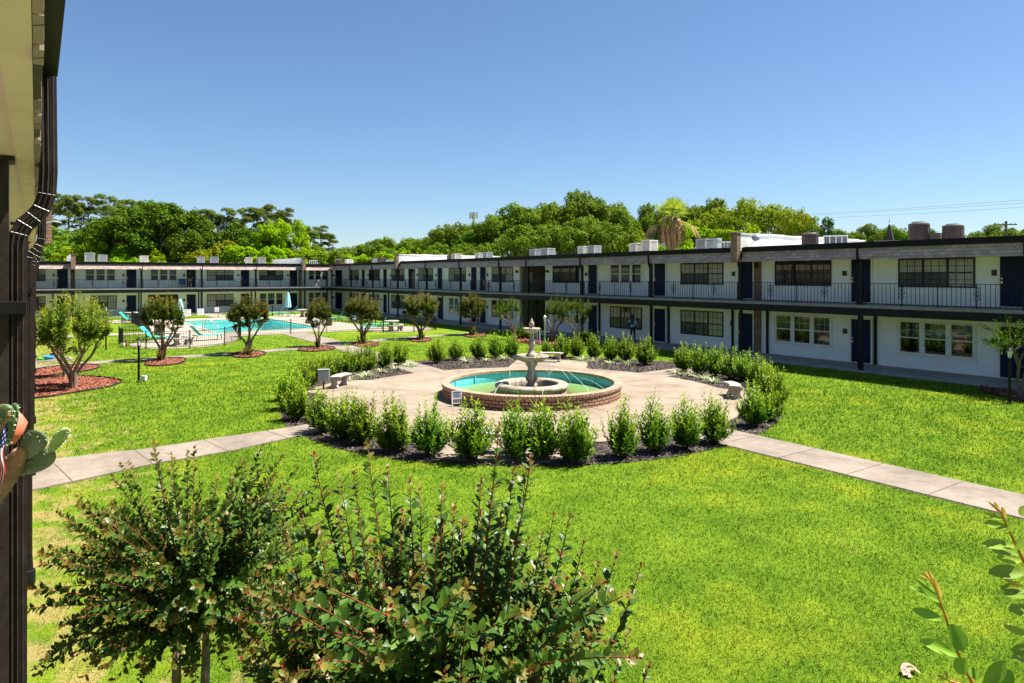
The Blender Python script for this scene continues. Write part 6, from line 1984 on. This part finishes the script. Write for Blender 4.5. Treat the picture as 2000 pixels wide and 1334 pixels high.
# ================================================================ foreground crape myrtles
def near_bush(label, base, trunks, S, per, leaf, seed, tips):
    root = empty("crape_myrtle", (base[0], base[1], 0), 0, label, "bush")
    off = np.array([base[0], base[1], 0.])
    bb = MB()
    for t in trunks: bb.tube([Vector(p) - Vector(off) for p in t], [.045, .036, .028, .014][:len(t)] if len(t) == 4 else [.04, .03, .016], 8)
    bb.build("trunk", M['crapebark'], root, smooth=True)
    S = [(a - off, c - off, e - off) for a, c, e in S]
    tw_ = MB()
    for a, c, e in S:
        pts, _ = bez(a[None].repeat(7, 0), c[None].repeat(7, 0), e[None].repeat(7, 0), np.linspace(0, 1, 7))
        tw_.tube([Vector(p) for p in pts], [.0075, .0066, .0056, .0047, .0038, .003, .0018], 5)
    tw_.build("twig", M['twig'], root, smooth=True)
    me = shoots_mesh("near_leaves", S, per, leaf, .60, OVAL, .10, .88, .84, .004, 1.0, True)
    link("foliage", me, M['nearleaf'], root)
    # red buds and young leaves at the shoot ends
    n = len(S) * 5
    idx = np.repeat(np.arange(len(S)), 5)
    E3 = np.array([s[2] for s in S]); C3 = np.array([s[1] for s in S]); Tn = unit(E3 - C3)
    U = unit(Tn[idx] + rand_unit(n) * .75)
    me = leaves("buds", OVAL, E3[idx] - Tn[idx] * rng.uniform(0, .02, (n, 1)), U, rand_unit(n), leaf * rng.uniform(.15, .34, n), leaf * rng.uniform(.09, .17, n), None, True)
    link("bud", me, M['bud'], root)
    return root
def arr(v): return np.array(v, float)
# A: the further, darker one by the near wing
dA = 5.6
def bush_A():
    base = P(385, 540, dA); base = (base.x, base.y)
    c = arr([base[0], base[1], 0])
    tr = []
    for px, dd in ((345, .0), (402, .15)):
        b0 = P(px - 8, 540, dA + dd); t0 = P(px, 1240, dA + dd); t1 = P(px + (20 if px > 380 else -40), 1080, dA + dd)
        tr.append([(b0.x, b0.y, -.02), (t0.x, t0.y, .9), t0, t1])
    S = []
    key = [(300,868),(335,885),(380,870),(512,868),(540,930),(150,965),(300,860),(425,935),(455,925),(150,985),(110,1075),(100,1178),(235,905),(590,960),(640,1010),(60,1310),(90,1290),(250,900),(365,880),(480,905),(560,985),(200,1000),(70,1320)]
    r2 = np.random.default_rng(3)
    for px, py in key:
        e = arr(P(px, py, dA + r2.uniform(-.5, .5)))
        m = arr(P(372 + (px - 372) * .35, 1120 + (py - 1120) * .12, dA))
        S.append((m, m * .5 + e * .5 + arr([0, 0, -.05 if py > 1000 else -.12]), e))
    for k in range(235):
        a = r2.uniform(0, 6.28); u = r2.uniform(0, 1) ** .45; el = r2.uniform(-.75, 1.0)
        Rr, Hh = 1.22, .78
        e = c + arr([Rr*u*math.cos(a)*math.cos(el*.8), Rr*u*math.sin(a)*math.cos(el*.8), 1.75 + Hh*math.sin(el)*(.35 + .65*u) + .12])
        q = r2.uniform(.25, .5)
        m = c + (e - c) * arr([q, q, 1]) ; m[2] = 1.45 + (e[2] - 1.45) * .35
        S.append((m, m * .45 + e * .55 + arr([0, 0, .06]), e))
    for k in range(40):      # skirts drooping towards the wall and the viewer
        e = arr(P(r2.uniform(40, 620), r2.uniform(1150, 1345), dA - r2.uniform(.2, 1.0)))
        m = arr(P(372 + r2.uniform(-60, 60), 1160, dA - .1)); S.append((m, m*.5 + e*.5 + arr([0, 0, .12]), e))
    near_bush("dark leafy crape myrtle bush below, beside the black drainpipe, trunks showing", base, tr, S, 50, .063, 3, key)
bush_A()
dB = 3.7
def bush_B():
    base = P(850, 540, dB); base = (base.x, base.y)
    c = arr([base[0], base[1], 0])
    tr = []
    for px, dd in ((800, .0), (860, .2), (920, -.1)):
        b0 = P(850 + (px - 850)*.3, 540, dB + dd); t0 = P(px, 1560, dB + dd); t1 = P(px + (px-850)*.6, 1300, dB + dd)
        tr.append([(b0.x, b0.y, -.02), (b0.x, b0.y, .5), t0, t1])
    S = []
    key = [(612,883),(718,866),(757,912),(690,922),(820,952),(862,952),(886,990),(975,826),(1038,890),(1004,912),(1030,914),(940,936),(962,950),(1113,1005),(1082,1003),(1140,1058),(1252,1105),(1205,1080),(1170,1098),(1270,1292),(1230,1230),
           (700,995),(800,935),(590,1000),(620,1035),(660,1000),(745,1085),(905,1018),(1060,1040),(1095,1080),(780,1015),(980,1000),(1010,1060),(560,1045),(850,1050),(665,935),(940,1000),(1160,1180)]
    r2 = np.random.default_rng(8)
    for i, (px, py) in enumerate(key):
        dd = dB + r2.uniform(-.35, .45)
        e = arr(P(px, py, dd))
        m = arr(P(850 + (px - 850) * .62, max(1200, py + 330), dB + (dd - dB)*.5))
        S.append((m, m * .5 + e * .5 + arr([(e[0]-m[0])*.18, (e[1]-m[1])*.18, 0]), e))
    for k in range(265):
        a = r2.uniform(0, 6.28); u = r2.uniform(0, 1) ** .5
        e = c + arr([1.0*u*math.cos(a), 1.0*u*math.sin(a), 2.05 + .80 * r2.uniform(0, 1) * (1 - .55*u*u)])
        q = r2.uniform(.35, .65); m = c + (e - c) * arr([q, q, 1]); m[2] = max(1.2, e[2] - r2.uniform(.45, .85))
        S.append((m, m * .5 + e * .5 + (e - m) * arr([.15, .15, 0]), e))
    for k in range(34):      # long low side branches, nearest the balcony
        e = arr(P(r2.uniform(420, 1250), r2.uniform(1130, 1340), dB - r2.uniform(.2, 1.1)))
        m = arr(P(850 + r2.uniform(-120, 120), 1350, dB - .2)); S.append((m, m*.5 + e*.5 + arr([0, 0, .1]), e))
    near_bush("crape myrtle bush with upright red-tipped shoots in the foreground lawn", base, tr, S, 50, .066, 8, key)
bush_B()

# C: sapling with long soft leaves close to the balcony
dC = 2.1
sa = empty("sapling", (lambda p: (p.x, p.y, 0))(P(1985, 540, dC)), 0, "young sapling with orange stems and long soft green leaves close to the camera", "sapling")
so = sa.location
LEAF8 = (np.array([(0,0,0),(.2,-.26,.05),(.45,-.44,.07),(.72,-.46,.05),(.92,-.22,.0),(1,0,-.03),(.92,.22,.0),(.72,.46,.05),(.45,.44,.07),(.2,.26,.05),(.22,0,0),(.48,0,.0),(.74,0,-.01)], float),
         np.array([(0,1,10,9),(1,2,11,10),(10,11,8,9),(2,3,12,11),(11,12,7,8),(3,4,5,12),(12,5,6,7)]))
def leafset(spec, name, m, tipv, parent):
    Pn, U, Nn, L, W = [], [], [], [], []
    for (bx, by), (tx, ty), wpx, tw_, dd in spec:
        B, T_ = P(bx, by, dC + dd), P(tx, ty, dC + dd - tw_ * .04)
        u = T_ - B; L.append(u.length); u.normalize(); n = (-camf * math.cos(tw_) + camu * math.sin(tw_)); Pn.append(B); U.append(u); Nn.append(n); W.append(wpx * dC / F)
    Pn = np.array([tuple(Vector(p) - so) for p in Pn])
    me = leaves(name, LEAF8, Pn, np.array([tuple(x) for x in U]), np.array([tuple(x) for x in Nn]), np.array(L), np.array(W), np.full(len(Pn), tipv), True)
    o = link(name, me, m, parent); md = o.modifiers.new("s", 'SUBSURF'); md.levels = 1; md.render_levels = 2
    return o
stems = [[(1905,1345),(1880,1295),(1858,1240),(1842,1190),(1824,1145),(1806,1118)], [(2040,1180),(1998,1092),(1985,1065),(1968,1030),(1955,1000),(1938,984)], [(2060,1210),(2010,1165),(1985,1145),(1962,1130)], [(2050,1290),(2010,1240),(1985,1226),(1962,1218)], [(1905,1345),(1880,1338),(1855,1330),(1838,1322)]]
root_pts = P(1985, 1500, dC)
for s in stems:
    b = MB(); pts = [P(x, y, dC + .03*math.sin(i)) for i, (x, y) in enumerate(s)]
    if s[0] == (1905,1345): pts = [Vector((so.x, so.y, 1.2)), P(1945, 1420, dC)] + pts
    else: pts = [Vector((so.x, so.y, 1.4)), P(2060, 1420, dC)] + pts
    k = len(pts); b.tube([p - so for p in pts], [.0085 - .0068 * i/(k-1) for i in range(k)], 6); b.build("stem", M['orange_stem'], sa, smooth=True)
b = MB(); b.tube([(0,0,-.02),(.01,0,.7),(0,.0,1.42)], [.02,.016,.010], 8); b.build("trunk", M['crapebark'], sa, smooth=True)
spec = [((1845,1212),(1782,1190),22,.5,0), ((1838,1180),(1776,1144),20,.9,.01), ((1834,1165),(1785,1128),12,.2,0), ((1852,1215),(1884,1272),40,.2,-.01), ((1872,1282),(1798,1250),26,.6,0), ((1880,1290),(1800,1262),18,1.1,.02),
        ((1888,1318),(1866,1285),34,.1,-.02), ((1892,1320),(1912,1312),26,.7,0), ((1918,1345),(1962,1290),36,.4,-.03), ((1935,1350),(1978,1310),40,.2,-.02), ((1845,1195),(1822,1165),16,.4,.02)]
leafset(spec, "foliage", M['bigleaf'], .0, sa)
spec = [((1970,1032),(1920,1020),18,.5,0), ((1962,1015),(1922,1002),14,.3,0), ((1985,1068),(1917,1063),24,.8,0), ((1992,1085),(1938,1076),26,1.0,.01), ((1998,1096),(1946,1088),22,.6,.02), ((2008,1118),(1930,1118),30,.7,0), ((1968,1040),(1976,1020),14,.2,0),
        ((1985,1075),(1996,1050),18,.3,-.01), ((2012,1152),(1955,1148),22,.6,.01), ((2015,1165),(1960,1160),24,1.0,0), ((2018,1195),(1970,1190),28,.8,.01), ((2015,1245),(1960,1222),16,.5,0), ((2020,1262),(1975,1272),24,.3,0), ((2020,1300),(1975,1282),20,.9,.01), ((2010,990),(1990,1005),22,.4,0)]
leafset(spec, "foliage", M['bigleaf'], .15, sa)
spec = [((1822,1140),(1800,1112),7,.3,0), ((1826,1150),(1812,1110),8,.1,-.01), ((1838,1178),(1822,1128),14,.2,-.02), ((1818,1132),(1796,1122),6,.6,0), ((1950,1000),(1930,980),7,.4,0), ((1952,1002),(1942,980),8,.1,0), ((1962,1018),(1957,990),12,.2,-.01),
        ((1990,1150),(1955,1124),9,.3,0), ((1995,1152),(1968,1132),9,.8,0), ((1848,1328),(1830,1318),7,.2,0), ((1850,1326),(1846,1310),8,.2,0)]
leafset(spec, "foliage", M['bigleaf'], 1.0, sa)
# curled dead leaf on the grass
g = G(1778, 1318); b = MB()
pts = [(-.10,0,.03),(-.07,.04,.07),(-.01,.05,.09),(.05,.03,.08),(.09,-.02,.04)]
b.ribbon(pts, .05, .004); b.ribbon([(x*.8, y-.04, z*.7) for x, y, z in pts], .04, .004)
o = b.build("dry_leaf", M['skinlight']); o.location = g; tag(o, "curled dry brown leaf lying on the grass", "leaf")
